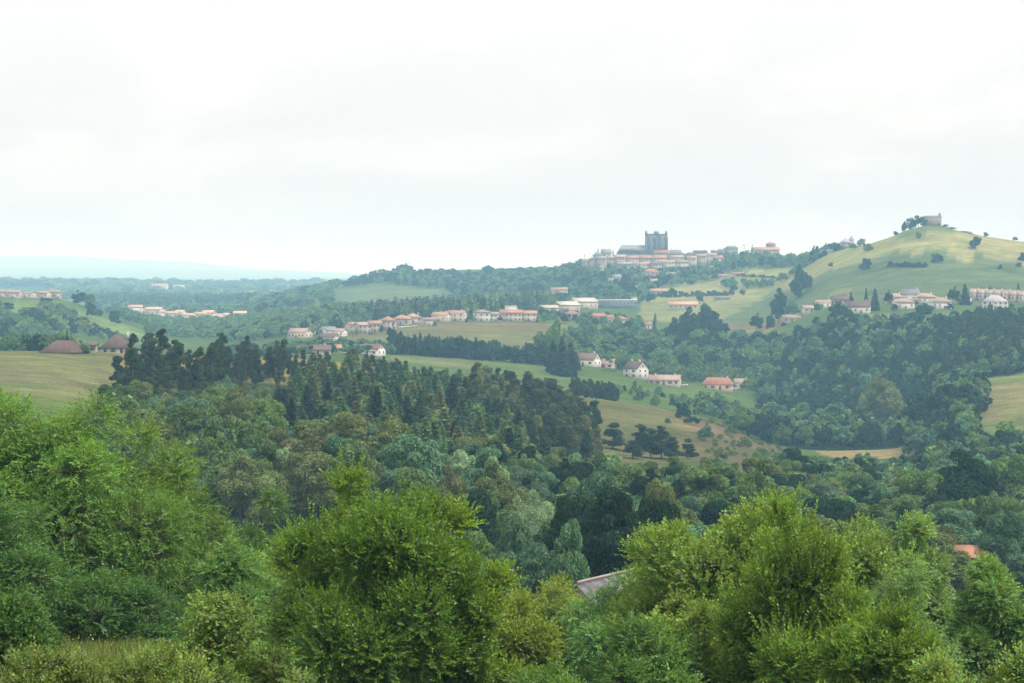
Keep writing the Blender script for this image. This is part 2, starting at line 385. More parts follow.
paint([(898, 1690), (920, 1660), (960, 1690), (960, 1800), (890, 1800)], (.12, .16, .05))
paint([(830, 1470), (850, 1470), (850, 1500), (832, 1500)], (.2, .19, .08), 1.5)
paint([(930, 1000), (965, 930), (950, 755), (1000, 715), (2540, 715), (2540, 960), (1000, 945)], (.175, .16, .065)); paint(rect(955, 1100, 880, 960), (.13, .16, .05), 1.5); paint(rect(955, 1100, 720, 775), (.12, .145, .05), 1.5)
paint([(815, 775), (840, 738), (915, 720), (930, 790), (850, 800)], (.24, .19, .085))
paint(rect(955, 1000, 290, 480), (.09, .15, .035))
paint([(40, 1560), (130, 1540), (190, 1400), (150, 1350), (85, 1480)], (.13, .18, .055)); paint(rect(15, 40, 1460, 1560), (.12, .17, .05))
paint(rect(-20, 60, 1180, 1330), (.2, .19, .085), 1.5)
paint([(300, 2150), (350, 2050), (460, 2100), (440, 2350), (330, 2520)], (.10, .13, .055))
paint([(-200, 60), (-100, 38), (150, 38), (175, 75), (150, 95), (-150, 95)], (.15, .16, .055), .3)
colr *= np.array([.74, .76, .74])
far = DD > 2900
pn = vnoise(xv, yv, 420, 9) + .6 * vnoise(xv, yv * .5, 170, 10)
for lo, hi, c in ((-9, -.15, (.035, .055, .025)), (-.15, .35, (.09, .13, .045)), (.35, 9, (.2, .19, .08))):
    m = far & (pn > lo) & (pn <= hi); colr[m] = c
colr[DD > 9000] = (.05, .07, .03)
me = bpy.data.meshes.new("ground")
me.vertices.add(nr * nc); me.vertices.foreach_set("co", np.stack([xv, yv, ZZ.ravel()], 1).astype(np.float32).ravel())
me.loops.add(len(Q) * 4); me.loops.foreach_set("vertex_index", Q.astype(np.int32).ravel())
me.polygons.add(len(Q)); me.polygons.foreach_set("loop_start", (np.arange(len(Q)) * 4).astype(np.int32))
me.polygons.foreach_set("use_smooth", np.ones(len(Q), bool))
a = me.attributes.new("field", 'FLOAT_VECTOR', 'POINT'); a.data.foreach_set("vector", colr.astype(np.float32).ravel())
m, t, o = mat("meadow_ground")
b = t.nodes.new("ShaderNodeBsdfDiffuse")
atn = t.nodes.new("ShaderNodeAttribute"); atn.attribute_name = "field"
geo = t.nodes.new("ShaderNodeNewGeometry")
prev = atn.outputs["Vector"]
for sc_, amp, sq in ((.9, .30, 1), (.13, .30, 2.6), (.045, .28, 1.8), (.016, .26, 1.6)):
    mpn = t.nodes.new("ShaderNodeMapping"); mpn.inputs["Scale"].default_value = (1, sq, 1)
    t.links.new(geo.outputs["Position"], mpn.inputs[0])
    n = t.nodes.new("ShaderNodeTexNoise"); n.inputs["Scale"].default_value = sc_; n.inputs["Detail"].default_value = 6; n.inputs["Roughness"].default_value = .65
    t.links.new(mpn.outputs[0], n.inputs["Vector"])
    mr = t.nodes.new("ShaderNodeMapRange"); mr.inputs[1].default_value = .3; mr.inputs[2].default_value = .7
    mr.inputs[3].default_value = 1 - amp; mr.inputs[4].default_value = 1 + amp
    t.links.new(n.outputs["Fac"], mr.inputs[0])
    mu = t.nodes.new("ShaderNodeMix"); mu.data_type = 'RGBA'; mu.blend_type = 'MULTIPLY'; mu.inputs[0].default_value = 1
    t.links.new(prev, mu.inputs[6]); t.links.new(mr.outputs[0], mu.inputs[7]); prev = mu.outputs[2]
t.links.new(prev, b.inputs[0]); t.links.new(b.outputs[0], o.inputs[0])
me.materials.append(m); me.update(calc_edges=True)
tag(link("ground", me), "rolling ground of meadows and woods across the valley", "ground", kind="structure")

# ------------------------------------------------------------------ air
HAZE = 1.9e-4
hz = build("haze", [box(-26000, 26000, -300, 25000, float(ZZ.min()) - 1.5, 250)], [])
m, t, o = mat("haze_air")
pv = t.nodes.new("ShaderNodeVolumePrincipled")
pv.inputs["Density"].default_value = HAZE
pv.inputs["Color"].default_value = (.38, .72, 1.0, 1)
pv.inputs["Absorption Color"].default_value = (1, 1, 1, 1)      # clean air scatters, blue more than red, and absorbs nothing
pv.inputs["Anisotropy"].default_value = 0.0
t.links.new(pv.outputs[0], o.inputs["Volume"])
hz.materials.append(m)
tag(link("haze", hz), "pale blue haze over the valley", "haze", kind="stuff")

# ------------------------------------------------------------------ foliage building blocks
UP = np.array([0, 0, 1.0])
QF = np.arange(4)
def quads(P, A, W, Ln, wd, bend=0.0):
    """diamond leaf faces: base P, axis A, width direction W"""
    n = len(P); Nn = np.cross(A, W)
    Ln = np.broadcast_to(Ln, n)[:, None]; wd = np.broadcast_to(wd, n)[:, None]
    V = np.stack([P, P + A * Ln * .45 + W * wd * .5 + Nn * wd * bend, P + A * Ln - Nn * Ln * bend * .5, P + A * Ln * .45 - W * wd * .5 + Nn * wd * bend], 1)
    return V.reshape(-1, 3), np.arange(n * 4).reshape(n, 4)

def tufts(P, Nout, size, rng, up=.35, rnd=.9, asp=.75, tint=None, m=0):
    n = len(P)
    A = unit(Nout * .8 + rng.normal(0, rnd, (n, 3)) + UP * up)
    W = unit(np.cross(A, unit(rng.normal(0, 1, (n, 3)) + UP * .6)))
    Nn = unit(Nout * .9 + UP * .35 + rng.normal(0, .42, (n, 3)))       # most clusters lie along the crown's surface, the rest stick out
    A2 = unit(np.cross(Nn, rng.normal(0, 1, (n, 3)))); W2 = np.cross(Nn, A2)
    k = (rng.random(n) < .68)[:, None]
    A = np.where(k, A2, A); W = np.where(k, W2, W)
    s = size * rng.uniform(.65, 1.35, n)
    V, Fq = quads(P - A * s[:, None] * .5, A, W, s, s * asp, .12)
    t = np.ones((n, 3)) if tint is None else tint
    return (V, Fq, m, t)

def leaf_tone(n, rng, amp=.2, warm=.12):
    k = np.exp(rng.normal(0, amp, n)); w = rng.normal(0, warm, n)
    return np.stack([k * (1 + w), k, k * (1 - w * .8)], 1)

def rsphere(n, rng):
    return unit(rng.normal(0, 1, (n, 3)))

def lobes_of(rng, H, W, n, base, top=.5, lr=(.26, .42), lean=(0, 0), rr=(.50, .80)):
    zc = H * (base + 1) / 2; rz = H * (1 - base) / 2; rx = W / 2
    D = rsphere(n * 3, rng); D = D[D[:, 2] > -.75][:n]
    r = rng.uniform(*rr, len(D))
    Cn = D * r[:, None] * np.array([rx, rx, rz]) + np.array([0, 0, zc])
    h = (Cn[:, 2] - H * base) / (H * (1 - base))
    k = np.where(h > top, 1 - .35 * (h - top) / (1 - top), 1.0)
    Cn[:, :2] *= k[:, None]
    Cn[:, 0] += lean[0] * h; Cn[:, 1] += lean[1] * h
    R = rng.uniform(*lr, len(D)) * rx * np.clip(k, .6, 1)
    Cn = np.vstack([Cn, [[0, 0, zc]]]); R = np.append(R, rx * .55)
    return Cn, R

def shell_points(rng, Cn, R, n, sq=.85, inner=.84, jit=(.74, 1.12), upb=.25):
    p = R ** 2 / np.sum(R ** 2)
    i = rng.choice(len(R), n * 2, p=p)
    D = unit(rng.normal(0, 1, (n * 2, 3)) + UP * upb)
    P = Cn[i] + D * (R[i] * rng.uniform(*jit, n * 2))[:, None] * np.array([1, 1, sq])
    keep = np.ones(len(P), bool)
    for c, r in zip(Cn, R):
        d = np.linalg.norm((P - c) / np.array([1, 1, sq]), axis=1)
        keep &= d > r * inner * .98 - 1e-6
    keep |= rng.random(len(P)) < .12
    return P[keep][:n], D[keep][:n], i[keep][:n]

def limbs(rng, Cn, R, H, base, r0, nl=10, seg=6, m=1):
    """trunk and limbs reaching into the lobes"""
    zt = H * (base + .45)
    w = rng.normal(0, .012 * H, (5, 2)); w[0] = 0
    T = np.array([[w[k, 0], w[k, 1], z] for k, z in enumerate(np.linspace(-.4, zt, 5))])
    ch = [tube(T, np.linspace(r0, r0 * .5, 5), seg, m)]
    o = np.argsort(-R)[:nl]
    for k in o:
        t = rng.uniform(.35, 1); p0 = T[0] * (1 - t) + T[-1] * t
        p0 = np.array([np.interp(p0[2], T[:, 2], T[:, 0]), np.interp(p0[2], T[:, 2], T[:, 1]), p0[2]])
        p2 = Cn[k] + rng.normal(0, .15, 3) * R[k]; p1 = (p0 + p2) / 2 + np.array([0, 0, -.05 * H])
        s = np.linspace(0, 1, 6)[:, None]
        ch.append(tube(p0 * (1 - s) ** 2 + 2 * p1 * s * (1 - s) + p2 * s ** 2, np.linspace(r0 * .42, r0 * .08, 6), max(4, seg - 1), m))
    return ch

def broadleaf(rng, n, size, H=10., W=8., nl=26, base=.12, top=.5, lr=(.26, .42), up=.35, amp=.2, low=False, asp=.75):
    Cn, R = lobes_of(rng, H, W, nl, base, top, lr, (0, 0), (.42, .93))
    R = R * rng.uniform(.75, 1.15, len(R))
    P, D, i = shell_points(rng, Cn, R, n)
    lt = np.exp(rng.normal(0, .12, len(R)))
    tint = leaf_tone(len(P), rng, amp) * lt[i][:, None]
    return [tufts(P, D, size, rng, up, tint=tint, asp=asp)], ([] if low else limbs(rng, Cn, R, H, base, .02 * H, 7))

def spruce(rng, H=10., W=4.2, lev=17, br=9, k=5, size=.55, low=False):
    P, D = [], []
    for a in range(lev):
        z = H * (.05 + .93 * (a / (lev - 1)) ** .95); r = W / 2 * (1 - z / (H * 1.01)) ** .85 * rng.uniform(.85, 1.12) + .08
        nb = max(4, int(br * (.45 + .55 * r / (W / 2))))
        th = np.arange(nb) / nb * 6.283 + rng.uniform(0, 6.28) + rng.normal(0, .15, nb)
        rb = r * rng.uniform(.7, 1.15, nb)
        kk = max(2, int(round(k * (.4 + .6 * r / (W / 2)))))
        for s in np.linspace(.3, 1, kk):
            jx = rng.normal(0, .06 * r + .04, nb)
            P.append(np.stack([np.cos(th) * rb * s + jx, np.sin(th) * rb * s - jx, z - rb * .42 * s + rb * .22 * s * s + rng.normal(0, .06, nb)], 1))
            D.append(np.stack([np.cos(th), np.sin(th), np.full(nb, -.25)], 1))
    P = np.vstack(P); D = np.vstack(D)
    n = len(P)
    A = unit(D + rng.normal(0, .3, (n, 3))); W_ = unit(np.cross(A, UP + rng.normal(0, .4, (n, 3))))
    s = size * rng.uniform(.7, 1.3, n) * (.55 + .45 * (1 - P[:, 2] / H))
    V, Fq = quads(P - A * s[:, None] * .5, A, W_, s * 1.25, s * 1.25, .25)
    return [(V, Fq, 0, leaf_tone(n, rng, .2, .06))], ([] if low else [tube([[0, 0, -.4], [0, 0, H * .5], [0, 0, H * .985]], [.02 * H, .012 * H, .001 * H], 6, 1)])

def pine(rng, n, size, H=10., W=4.6, nc=14, bare=.42, low=False, sq=.6):
    z = H * rng.uniform(bare, .97, nc); z[0] = H * .93; z[1] = H * .86
    k = np.clip((1.0 - z / H) / (1 - bare), .12, 1) ** .6
    th = rng.uniform(0, 6.28, nc); r = W / 2 * rng.uniform(.25, .85, nc) * k
    Cn = np.stack([np.cos(th) * r, np.sin(th) * r, z], 1); R = W * rng.uniform(.13, .27, nc) * (.5 + .5 * k)
    P, D, i = shell_points(rng, Cn, R, n, sq=sq, inner=.5, jit=(.5, 1.2), upb=.2)
    lt = np.exp(rng.normal(0, .12, nc))
    ch = [tufts(P, D, size, rng, .5, .9, .6, leaf_tone(len(P), rng, .2, .07) * lt[i][:, None])]
    if low: return ch, []
    T = np.stack([np.cumsum(rng.normal(0, .008 * H, 7)), np.cumsum(rng.normal(0, .008 * H, 7)), np.linspace(-.4, H * .95, 7)], 1); T[:, :2] -= T[0, :2]
    tr = [tube(T, np.linspace(.017 * H, .003 * H, 7), 6, 1)]
    for c in Cn:
        zb = max(c[2] - .05 * H, H * .2); p0 = np.array([np.interp(zb, T[:, 2], T[:, 0]), np.interp(zb, T[:, 2], T[:, 1]), zb])
        tr.append(tube([p0, (p0 + c) / 2 + [0, 0, -.02 * H], c], [.006 * H, .004 * H, .0015 * H], 4, 1))
    for q in range(5):
        zb = H * rng.uniform(.15, bare + .1); a = rng.uniform(0, 6.28)
        p0 = np.array([np.interp(zb, T[:, 2], T[:, 0]), np.interp(zb, T[:, 2], T[:, 1]), zb])
        tr.append(tube([p0, p0 + [np.cos(a) * .5, np.sin(a) * .5, .05], p0 + [np.cos(a) * 1.1, np.sin(a) * 1.1, -.1]], [.004 * H, .003 * H, .001 * H], 4, 1))
    return ch, tr

def protos(kind, lod, k, seed):
    """k prototypes: (foliage mesh, trunk mesh, both in one mesh); nominal height 10"""
    r_ = []
    for q in range(k):
        rng = np.random.default_rng(seed * 100 + q)
        if kind == 'broad':
            n, s = {'mid': (15000, .30), 'far': (5200, .50), 'low': (620, 1.25)}[lod]
            c, tr = broadleaf(rng, n, s, W=rng.uniform(7.4, 8.8), nl=int(rng.integers(30, 48)), base=.05 if lod != 'mid' else .08, top=rng.uniform(.35, .6), lr=(.17, .36), low=lod == 'low')
            bark = M_BARK
        elif kind == 'spruce':
            a = {'mid': (26, 16, 8, .62), 'far': (20, 13, 6, .85), 'low': (9, 7, 3, 1.5)}[lod]
            c, tr = spruce(rng, 10., rng.uniform(3.8, 4.8), *a, low=lod == 'low'); bark = M_BARK
        elif kind == 'pine':
            n, s = {'mid': (7500, .32), 'far': (4200, .42), 'low': (460, .95)}[lod]
            c, tr = pine(rng, n, s, W=rng.uniform(4.2, 5.6), nc=int(rng.integers(24, 38)), bare=rng.uniform(.06, .2), low=lod == 'low', sq=.8); bark = M_PINEBARK
        elif kind == 'tallpine':
            n, s = {'mid': (4200, .30), 'far': (2800, .40)}[lod]
            c, tr = pine(rng, n, s, W=rng.uniform(3.6, 4.6), nc=int(rng.integers(14, 22)), bare=rng.uniform(.26, .46)); bark = M_PINEBARK
        elif kind == 'willow':
            c, tr = broadleaf(rng, 14000, .30, W=9.6, nl=30, base=.04, top=.3, lr=(.22, .36), up=-.6, asp=.4); bark = M_BARK
        elif kind == 'poplar':
            c, tr = broadleaf(rng, 5000, .4, W=3.6, nl=22, base=.06, top=.4, lr=(.4, .6)); bark = M_BARK
        elif kind == 'shrub':
            n, s = {'mid': (5000, .45), 'far': (2000, .8)}[lod]
            c, tr = broadleaf(rng, n, s, W=rng.uniform(10, 13), nl=14, base=-.12, top=.4, lr=(.28, .42)); bark = M_BARK
        if lod == 'low': r_.append(c); continue
        leafm = M_FAR
        r_.append((build("crown", c, [leafm]), build("trunk", [(v, f, 0, t) for v, f, _, t in tr], [bark]), build("tree", c + tr, [leafm, bark])))
    return r_

PR = {}
def proto(kind, lod):
    if (kind, lod) not in PR:
        PR[kind, lod] = protos(kind, lod, {'broad': 7, 'pine': 6, 'spruce': 5, 'tallpine': 6, 'shrub': 4}.get(kind, 2) + (2 if lod == 'low' else 0), len(PR) + 3)
    return PR[kind, lod]

KNAME = dict(broad="broadleaf_tree", spruce="spruce_tree", pine="pine_tree", tallpine="pine_tree", willow="willow_tree", poplar="slender_tree", shrub="shrub")
KCAT = dict(broad="tree", spruce="tree", pine="tree", tallpine="tree", willow="tree", poplar="tree", shrub="shrub")
def plant(kind, x, y, h, w, col, label, group=None, lod=None, name=None, parts=None, rz=None, q=None, rng=RNG):
    """one tree or shrub; h and w in metres"""
    d = y
    lod = lod or ('mid' if d < 560 else 'far')
    if kind in ('willow', 'poplar'): lod = 'mid'
    ps = proto(kind, lod)
    cr, tr, one = ps[int(rng.integers(len(ps))) if q is None else q % len(ps)]
    W0 = {'broad': 8.2, 'spruce': 4.2, 'pine': 4.8, 'tallpine': 4.1, 'willow': 9.6, 'poplar': 3.6, 'shrub': 11.5}[kind]
    s = (w / W0, w / W0, h / 10.)
    z = float(zg(x, y))
    parts = (d < 480) if parts is None else parts
    rz = rng.uniform(0, 6.28) if rz is None else rz
    name = name or KNAME[kind]
    if parts:
        r = empty(name, (x, y, z - .05), rz); r.scale = s
        c = link("crown", cr, r); c.color = (*col, 1)
        link("trunk", tr, r)
    else:
        r = link(name, one, None, (x, y, z - .05)); r.rotation_euler = (0, 0, rz); r.scale = s; r.color = (*col, 1)
    return tag(r, label, KCAT[kind], group)

TONES = {'mid': ((0.109, 0.1763, 0.058), "mid green"), 'yellow': ((0.1375, 0.1705, 0.033), "yellow-green"), 'dark': ((.022, .048, .026), "dark green"),
         'teal': ((0.092, 0.1723, 0.0968), "blue-green"), 'olive': ((0.1187, 0.1568, 0.0538), "olive green"), 'pale': ((.21, .29, .175), "pale silvery green"),
         'pine': ((.052, .070, .030), "dark green"), 'spruce': ((0.0851, 0.1472, 0.0644), "green"), 'dspruce': ((.032, .055, .027), "blackish green"), 'brown': ((0.1408, 0.1672, 0.0638), "brownish green"),
         'fresh': ((0.1265, 0.2012, 0.0633), "fresh green")}
def tone(k, rng=RNG):
    c = np.array(TONES[k][0]) * np.exp(rng.normal(0, .13)) * (1 + rng.normal(0, .035, 3))
    return tuple(np.clip(c, .004, .4))

# ------------------------------------------------------------------ near trees, leaf by leaf
def near_tree(name, label, px, d, top, wpx, base=.05, col=(.06, .11, .02), leaf=(.13, .065), spray=.7, nleaf=11, nspray=8000, upb=.35, droop=.25,
              nl=40, lr=(.2, .36), topk=.5, seed=1, shoots=0.0, group=None, lean=(0, 0), depthk=1.0, gaps=.22, amp=.22, fold=.14, stems=1, cat="tree", plumes=0, plen=1.0):
    rng = np.random.default_rng(seed)
    x, y, z = at(px, d)
    H = (HZ - top) / F * d - z
    Wd = wpx / F * d
    Cn, R = lobes_of(rng, H, Wd, nl, base, topk, lr, lean, (.42, .95))
    R = R * rng.uniform(.68, 1.12, len(R))
    if gaps:
        k = rng.random(len(R)) > gaps; Cn, R = Cn[k], R[k]
    nspray = int(nspray * 1.1); leaf = (leaf[0] * 1.02, leaf[1] * 1.05); col = tuple(np.array(col) * (1.76, 1.84, 1.62))
    P, D, i = shell_points(rng, Cn, R, nspray, sq=.9, inner=.78, jit=(.66, 1.05), upb=.2)
    n = len(P)
    A = unit(D * .9 + rng.normal(0, .45, (n, 3)) + UP * (upb + shoots * rng.random(n)[:, None] * (P[:, 2:3] > H * .55)))
    Ls = spray * rng.uniform(.55, 1.35, n)
    if plumes:                                                       # upright leafy shoots standing out of the crown
        c_ = np.nonzero((P[:, 2] > H * .4) & (D[:, 2] > -.1))[0]; c_ = np.repeat(rng.choice(c_, plumes), 5)
        k_ = len(c_); pa = unit(UP + .45 * D[c_] + np.repeat(rng.normal(0, .16, (plumes, 3)), 5, 0))
        tt_ = np.tile(np.linspace(-.1, .62, 5), plumes); pl = np.repeat(plen * rng.uniform(.6, 1.25, plumes), 5)
        P = np.vstack([P, P[c_] + pa * (pl * tt_)[:, None] + rng.normal(0, .05, (k_, 3))]); A = np.vstack([A, unit(pa + rng.normal(0, .22, (k_, 3)))])
        D = np.vstack([D, D[c_]]); i = np.append(i, i[c_]); Ls = np.append(Ls, pl * .42); n += k_
    tl = np.exp(rng.normal(0, .13, len(R)))[i]
    tw = leaf_tone(n, rng, .13, .10) * tl[:, None]
    hz_ = unit(np.cross(A, UP + rng.normal(0, .35, (n, 3))))
    up_ = np.cross(hz_, A)
    t = (np.arange(nleaf) + .5) / nleaf
    side = np.where(np.arange(nleaf) % 2 == 0, 1.0, -1.0)
    side[-1] = 0
    B = P[:, None] + A[:, None] * (Ls[:, None, None] * t[None, :, None]) - UP * (droop * Ls[:, None, None] * (t ** 2)[None, :, None] * .5)
    LA = A[:, None] * (.45 + .5 * t[None, :, None]) + hz_[:, None] * side[None, :, None] * .85 - UP * droop * .6 + rng.normal(0, .28, (n, nleaf, 3))
    LA = unit(LA).reshape(-1, 3); B = B.reshape(-1, 3)
    Nl = np.repeat(unit(UP * .75 + D * .6), nleaf, 0) + rng.normal(0, .42, (n * nleaf, 3))
    Wv = unit(np.cross(LA, Nl))
    s = rng.uniform(.7, 1.25, n * nleaf)
    V, Fq = quads(B, LA, Wv, leaf[0] * s, leaf[1] * s, fold)
    tt = np.repeat(tw, nleaf, 0) * leaf_tone(n * nleaf, rng, amp * .6, .06)
    # spray twigs as thin strips
    tip = P + A * Ls[:, None] - UP * (droop * .5 * Ls)[:, None]
    r = empty(name, (x, y, z)); r.rotation_euler = (0, 0, 0)
    c = link("crown", build("crown", [(V, Fq, 0, tt)], [M_LEAF]), r); c.color = (*col, 1)
    tr = []
    for q in range(stems):
        off = np.array([rng.normal(0, .35), rng.normal(0, .35), 0]) * (q > 0)
        sub = rng.permutation(len(R))[: max(8, len(R) // stems)] if stems > 1 else np.arange(len(R))
        for v, f, _, tn in limbs(rng, Cn[sub] - off, R[sub], H, base, .017 * H / math.sqrt(stems) + .03, 24, 7, 0): tr.append((v + off, f, 0, tn))
    k = rng.permutation(n)[: n // 3]
    for j in k:                                                     # twigs that carry the sprays
        c0 = Cn[i[j]]; p0 = P[j] + (c0 - P[j]) * .5
        tr.append(tube([p0, P[j], tip[j]], [.012, .008, .003], 3, 0))
    link("trunk", build("trunk", tr, [M_BARK]), r)
    return tag(r, label, cat, group)

NT = near_tree
NT("broadleaf_tree", "big spreading tree on the left edge with feathery drooping fresh green leaves", 52, 92, 394, 262, .05, (.066, .122, .022), (.17, .06), .85, 12, 13000, .12, .5, 60, (.17, .32), .55, 1)
NT("broadleaf_tree", "feathery green tree on the right flank of the big left-edge tree", 150, 97, 428, 150, .02, (.068, .112, .020), (.17, .06), .8, 12, 6500, .1, .5, 40, (.18, .32), .5, 2)
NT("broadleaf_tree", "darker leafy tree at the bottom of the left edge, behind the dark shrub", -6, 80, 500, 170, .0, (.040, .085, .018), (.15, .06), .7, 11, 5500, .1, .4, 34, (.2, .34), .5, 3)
NT("broadleaf_tree", "rounded light green tree between the big left tree and the central tree", 222, 88, 536, 108, .02, (.075, .138, .035), (.15, .06), .6, 11, 4800, .1, .35, 30, (.2, .34), .5, 4)
NT("broadleaf_tree", "large dense central tree with upright leafy shoots and two rounded tops", 392, 66, 482, 226, .03, (.058, .104, .013), (.125, .066), .62, 11, 12500, .5, .12, 60, (.17, .3), .5, 5, shoots=.7, amp=.2, plumes=210, plen=1.15)
NT("broadleaf_tree", "smaller leafy tree forming the left shoulder of the large central tree", 336, 68, 470, 120, .1, (.064, .108, .014), (.125, .066), .62, 11, 5200, .5, .12, 34, (.2, .32), .5, 6, shoots=.7, amp=.2, plumes=110, plen=1.15)
NT("broadleaf_tree", "leafy side tree against the right of the large central tree, lit yellow-green", 470, 67, 506, 100, .02, (.085, .128, .013), (.12, .062), .6, 11, 4600, .4, .15, 30, (.2, .34), .45, 7, shoots=.7, amp=.2, plumes=70, plen=.8)  # right flank of the central crown; its lit look is put into yellower leaves
NT("broadleaf_tree", "small crooked tree with whitish leaf undersides at the bottom left in front of the woods", 214, 46, 592, 150, .12, (.080, .118, .030), (.085, .048), .38, 10, 5200, .3, .2, 40, (.16, .3), .5, 8, gaps=.1, stems=2)
NT("broadleaf_tree", "yellow-green bushy tree in front of the slate roof, right of the central tree", 566, 100, 571, 132, -.02, (.098, .128, .022), (.13, .08), .6, 10, 4800, .35, .15, 34, (.2, .32), .5, 9, shoots=.6)
NT("broadleaf_tree", "low yellow-green bushy tree tucked under the right side of the central tree", 520, 84, 606, 90, -.02, (.092, .118, .016), (.12, .07), .55, 10, 3600, .35, .15, 28, (.2, .34), .5, 10, shoots=.6)
NT("broadleaf_tree", "slim feathery tree whose pale fronds cross the slate roof", 616, 92, 562, 108, .0, (.066, .125, .040), (.15, .055), .6, 12, 3400, .15, .45, 30, (.2, .34), .5, 11, gaps=.15)
NT("broadleaf_tree", "large right-hand tree with a broad crown of bright yellow-green leaf tips", 742, 72, 491, 226, .02, (.098, .145, .030), (.13, .085), .62, 10, 10500, .45, .15, 54, (.17, .3), .5, 12, shoots=.6, amp=.2, plumes=120, plen=.75)
NT("broadleaf_tree", "leaning light green tree on the left shoulder of the large right-hand tree", 686, 76, 502, 124, .05, (.090, .142, .036), (.14, .08), .62, 10, 5000, .35, .25, 32, (.2, .32), .5, 13, shoots=.5, amp=.2)
NT("broadleaf_tree", "upright shooty tree in front of the large right-hand tree, its shoots rising like plumes", 800, 62, 498, 150, .0, (.080, .128, .018), (.12, .06), .66, 11, 6800, .8, .05, 44, (.17, .28), .5, 14, shoots=1.0, amp=.2, plumes=240, plen=1.3)
NT("broadleaf_tree", "bright bushy crown on the right skyline of the near trees, below the darker wood", 846, 84, 489, 130, .02, (.098, .145, .036), (.14, .085), .6, 10, 5200, .3, .2, 36, (.18, .3), .5, 15, shoots=.5, amp=.2)
NT("broadleaf_tree", "rounded tree with tufted pale leaf clusters stepping down to the right edge", 908, 92, 512, 124, .02, (.095, .148, .048), (.14, .08), .5, 10, 5800, .3, .3, 44, (.15, .26), .5, 16, amp=.2)
NT("broadleaf_tree", "rounded light green tree at the right edge below the orange roof", 994, 84, 556, 118, .02, (.080, .140, .036), (.13, .075), .5, 10, 5800, .3, .3, 44, (.16, .28), .5, 17, amp=.2)
NT("broadleaf_tree", "soft grey-green tree between the two tufted trees at the right", 900, 74, 560, 110, .02, (.076, .128, .046), (.13, .05), .6, 11, 4600, .25, .3, 34, (.18, .3), .5, 18)
NT("broadleaf_tree", "leafy yellow-green tree in the lower right behind the bottom bush tips", 892, 58, 600, 130, .0, (.078, .125, .016), (.11, .06), .55, 11, 5200, .5, .12, 40, (.18, .3), .5, 19, shoots=.6, plumes=110, plen=1.0)
NT("broadleaf_tree", "small light yellow tree caught between the slate roof and the large right-hand tree", 690, 64, 578, 90, .0, (.115, .160, .035), (.12, .08), .5, 10, 2600, .35, .15, 26, (.18, .3), .5, 20, gaps=.15)
NT("broadleaf_tree", "low leafy tree below the slate roof at the bottom centre right", 650, 62, 618, 130, .0, (.058, .108, .026), (.13, .055), .6, 11, 4600, .2, .3, 34, (.2, .32), .5, 21)
NT("broadleaf_tree", "dull green tree behind the gap between the left trees and the central tree", 262, 112, 498, 130, .0, (.062, .110, .028), (.16, .07), .7, 11, 5200, .15, .35, 40, (.18, .3), .5, 22)
NT("broadleaf_tree", "yellowish tree behind the left shoulder of the central tree", 288, 100, 540, 90, .0, (.082, .118, .024), (.14, .07), .6, 10, 3600, .3, .2, 30, (.2, .32), .5, 23)
NT("broadleaf_tree", "pale feathery tree peeping over the woods edge left of the central tree", 214, 124, 508, 80, .0, (.070, .125, .042), (.16, .06), .7, 11, 2800, .15, .4, 28, (.2, .32), .5, 24)
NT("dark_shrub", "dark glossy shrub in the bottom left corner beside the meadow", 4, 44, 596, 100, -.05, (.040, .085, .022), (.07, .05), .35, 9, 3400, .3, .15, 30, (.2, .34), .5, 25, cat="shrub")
NT("leafy_shrub", "low broad-leaved shrub at the bottom edge, leftmost, in front of the meadow", 56, 32, 660, 130, -.1, (.085, .115, .030), (.06, .04), .3, 9, 2200, .5, .1, 24, (.2, .34), .5, 26, cat="shrub")
NT("leafy_shrub", "low shrub at the bottom edge under the small crooked tree", 150, 33, 652, 120, -.1, (.085, .12, .03), (.06, .035), .3, 9, 2200, .5, .1, 24, (.2, .34), .5, 27, cat="shrub")
NT("leafy_shrub", "pale leaf tips at the bottom edge left of the central tree", 292, 34, 646, 80, -.1, (.10, .145, .05), (.065, .035), .3, 9, 1200, .6, .1, 20, (.2, .34), .5, 28, cat="shrub")
NT("leafy_shrub", "light broad-leaved bush tips at the bottom edge below the upright plumed tree", 806, 30, 640, 110, -.1, (.115, .165, .055), (.07, .042), .3, 9, 1700, .6, .1, 22, (.2, .34), .5, 29, shoots=.8, cat="shrub")
NT("leafy_shrub", "light broad-leaved bush with a tall tip at the bottom edge, second from the right corner", 940, 30, 630, 110, -.1, (.115, .165, .05), (.07, .042), .32, 9, 1900, .7, .1, 24, (.2, .34), .5, 30, shoots=1.0, cat="shrub")
NT("leafy_shrub", "light broad-leaved bush in the bottom right corner", 1014, 31, 628, 80, -.1, (.108, .158, .048), (.07, .042), .32, 9, 1500, .7, .1, 22, (.2, .34), .5, 31, shoots=.8, cat="shrub")
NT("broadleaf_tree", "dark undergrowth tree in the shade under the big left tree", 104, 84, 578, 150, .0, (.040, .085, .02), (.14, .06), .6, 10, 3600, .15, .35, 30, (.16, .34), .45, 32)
NT("broadleaf_tree", "leafy understorey tree filling the foot of the central tree's right side", 556, 60, 655, 110, -.05, (.055, .10, .02), (.12, .06), .55, 10, 3000, .25, .25, 26, (.22, .36), .5, 33)

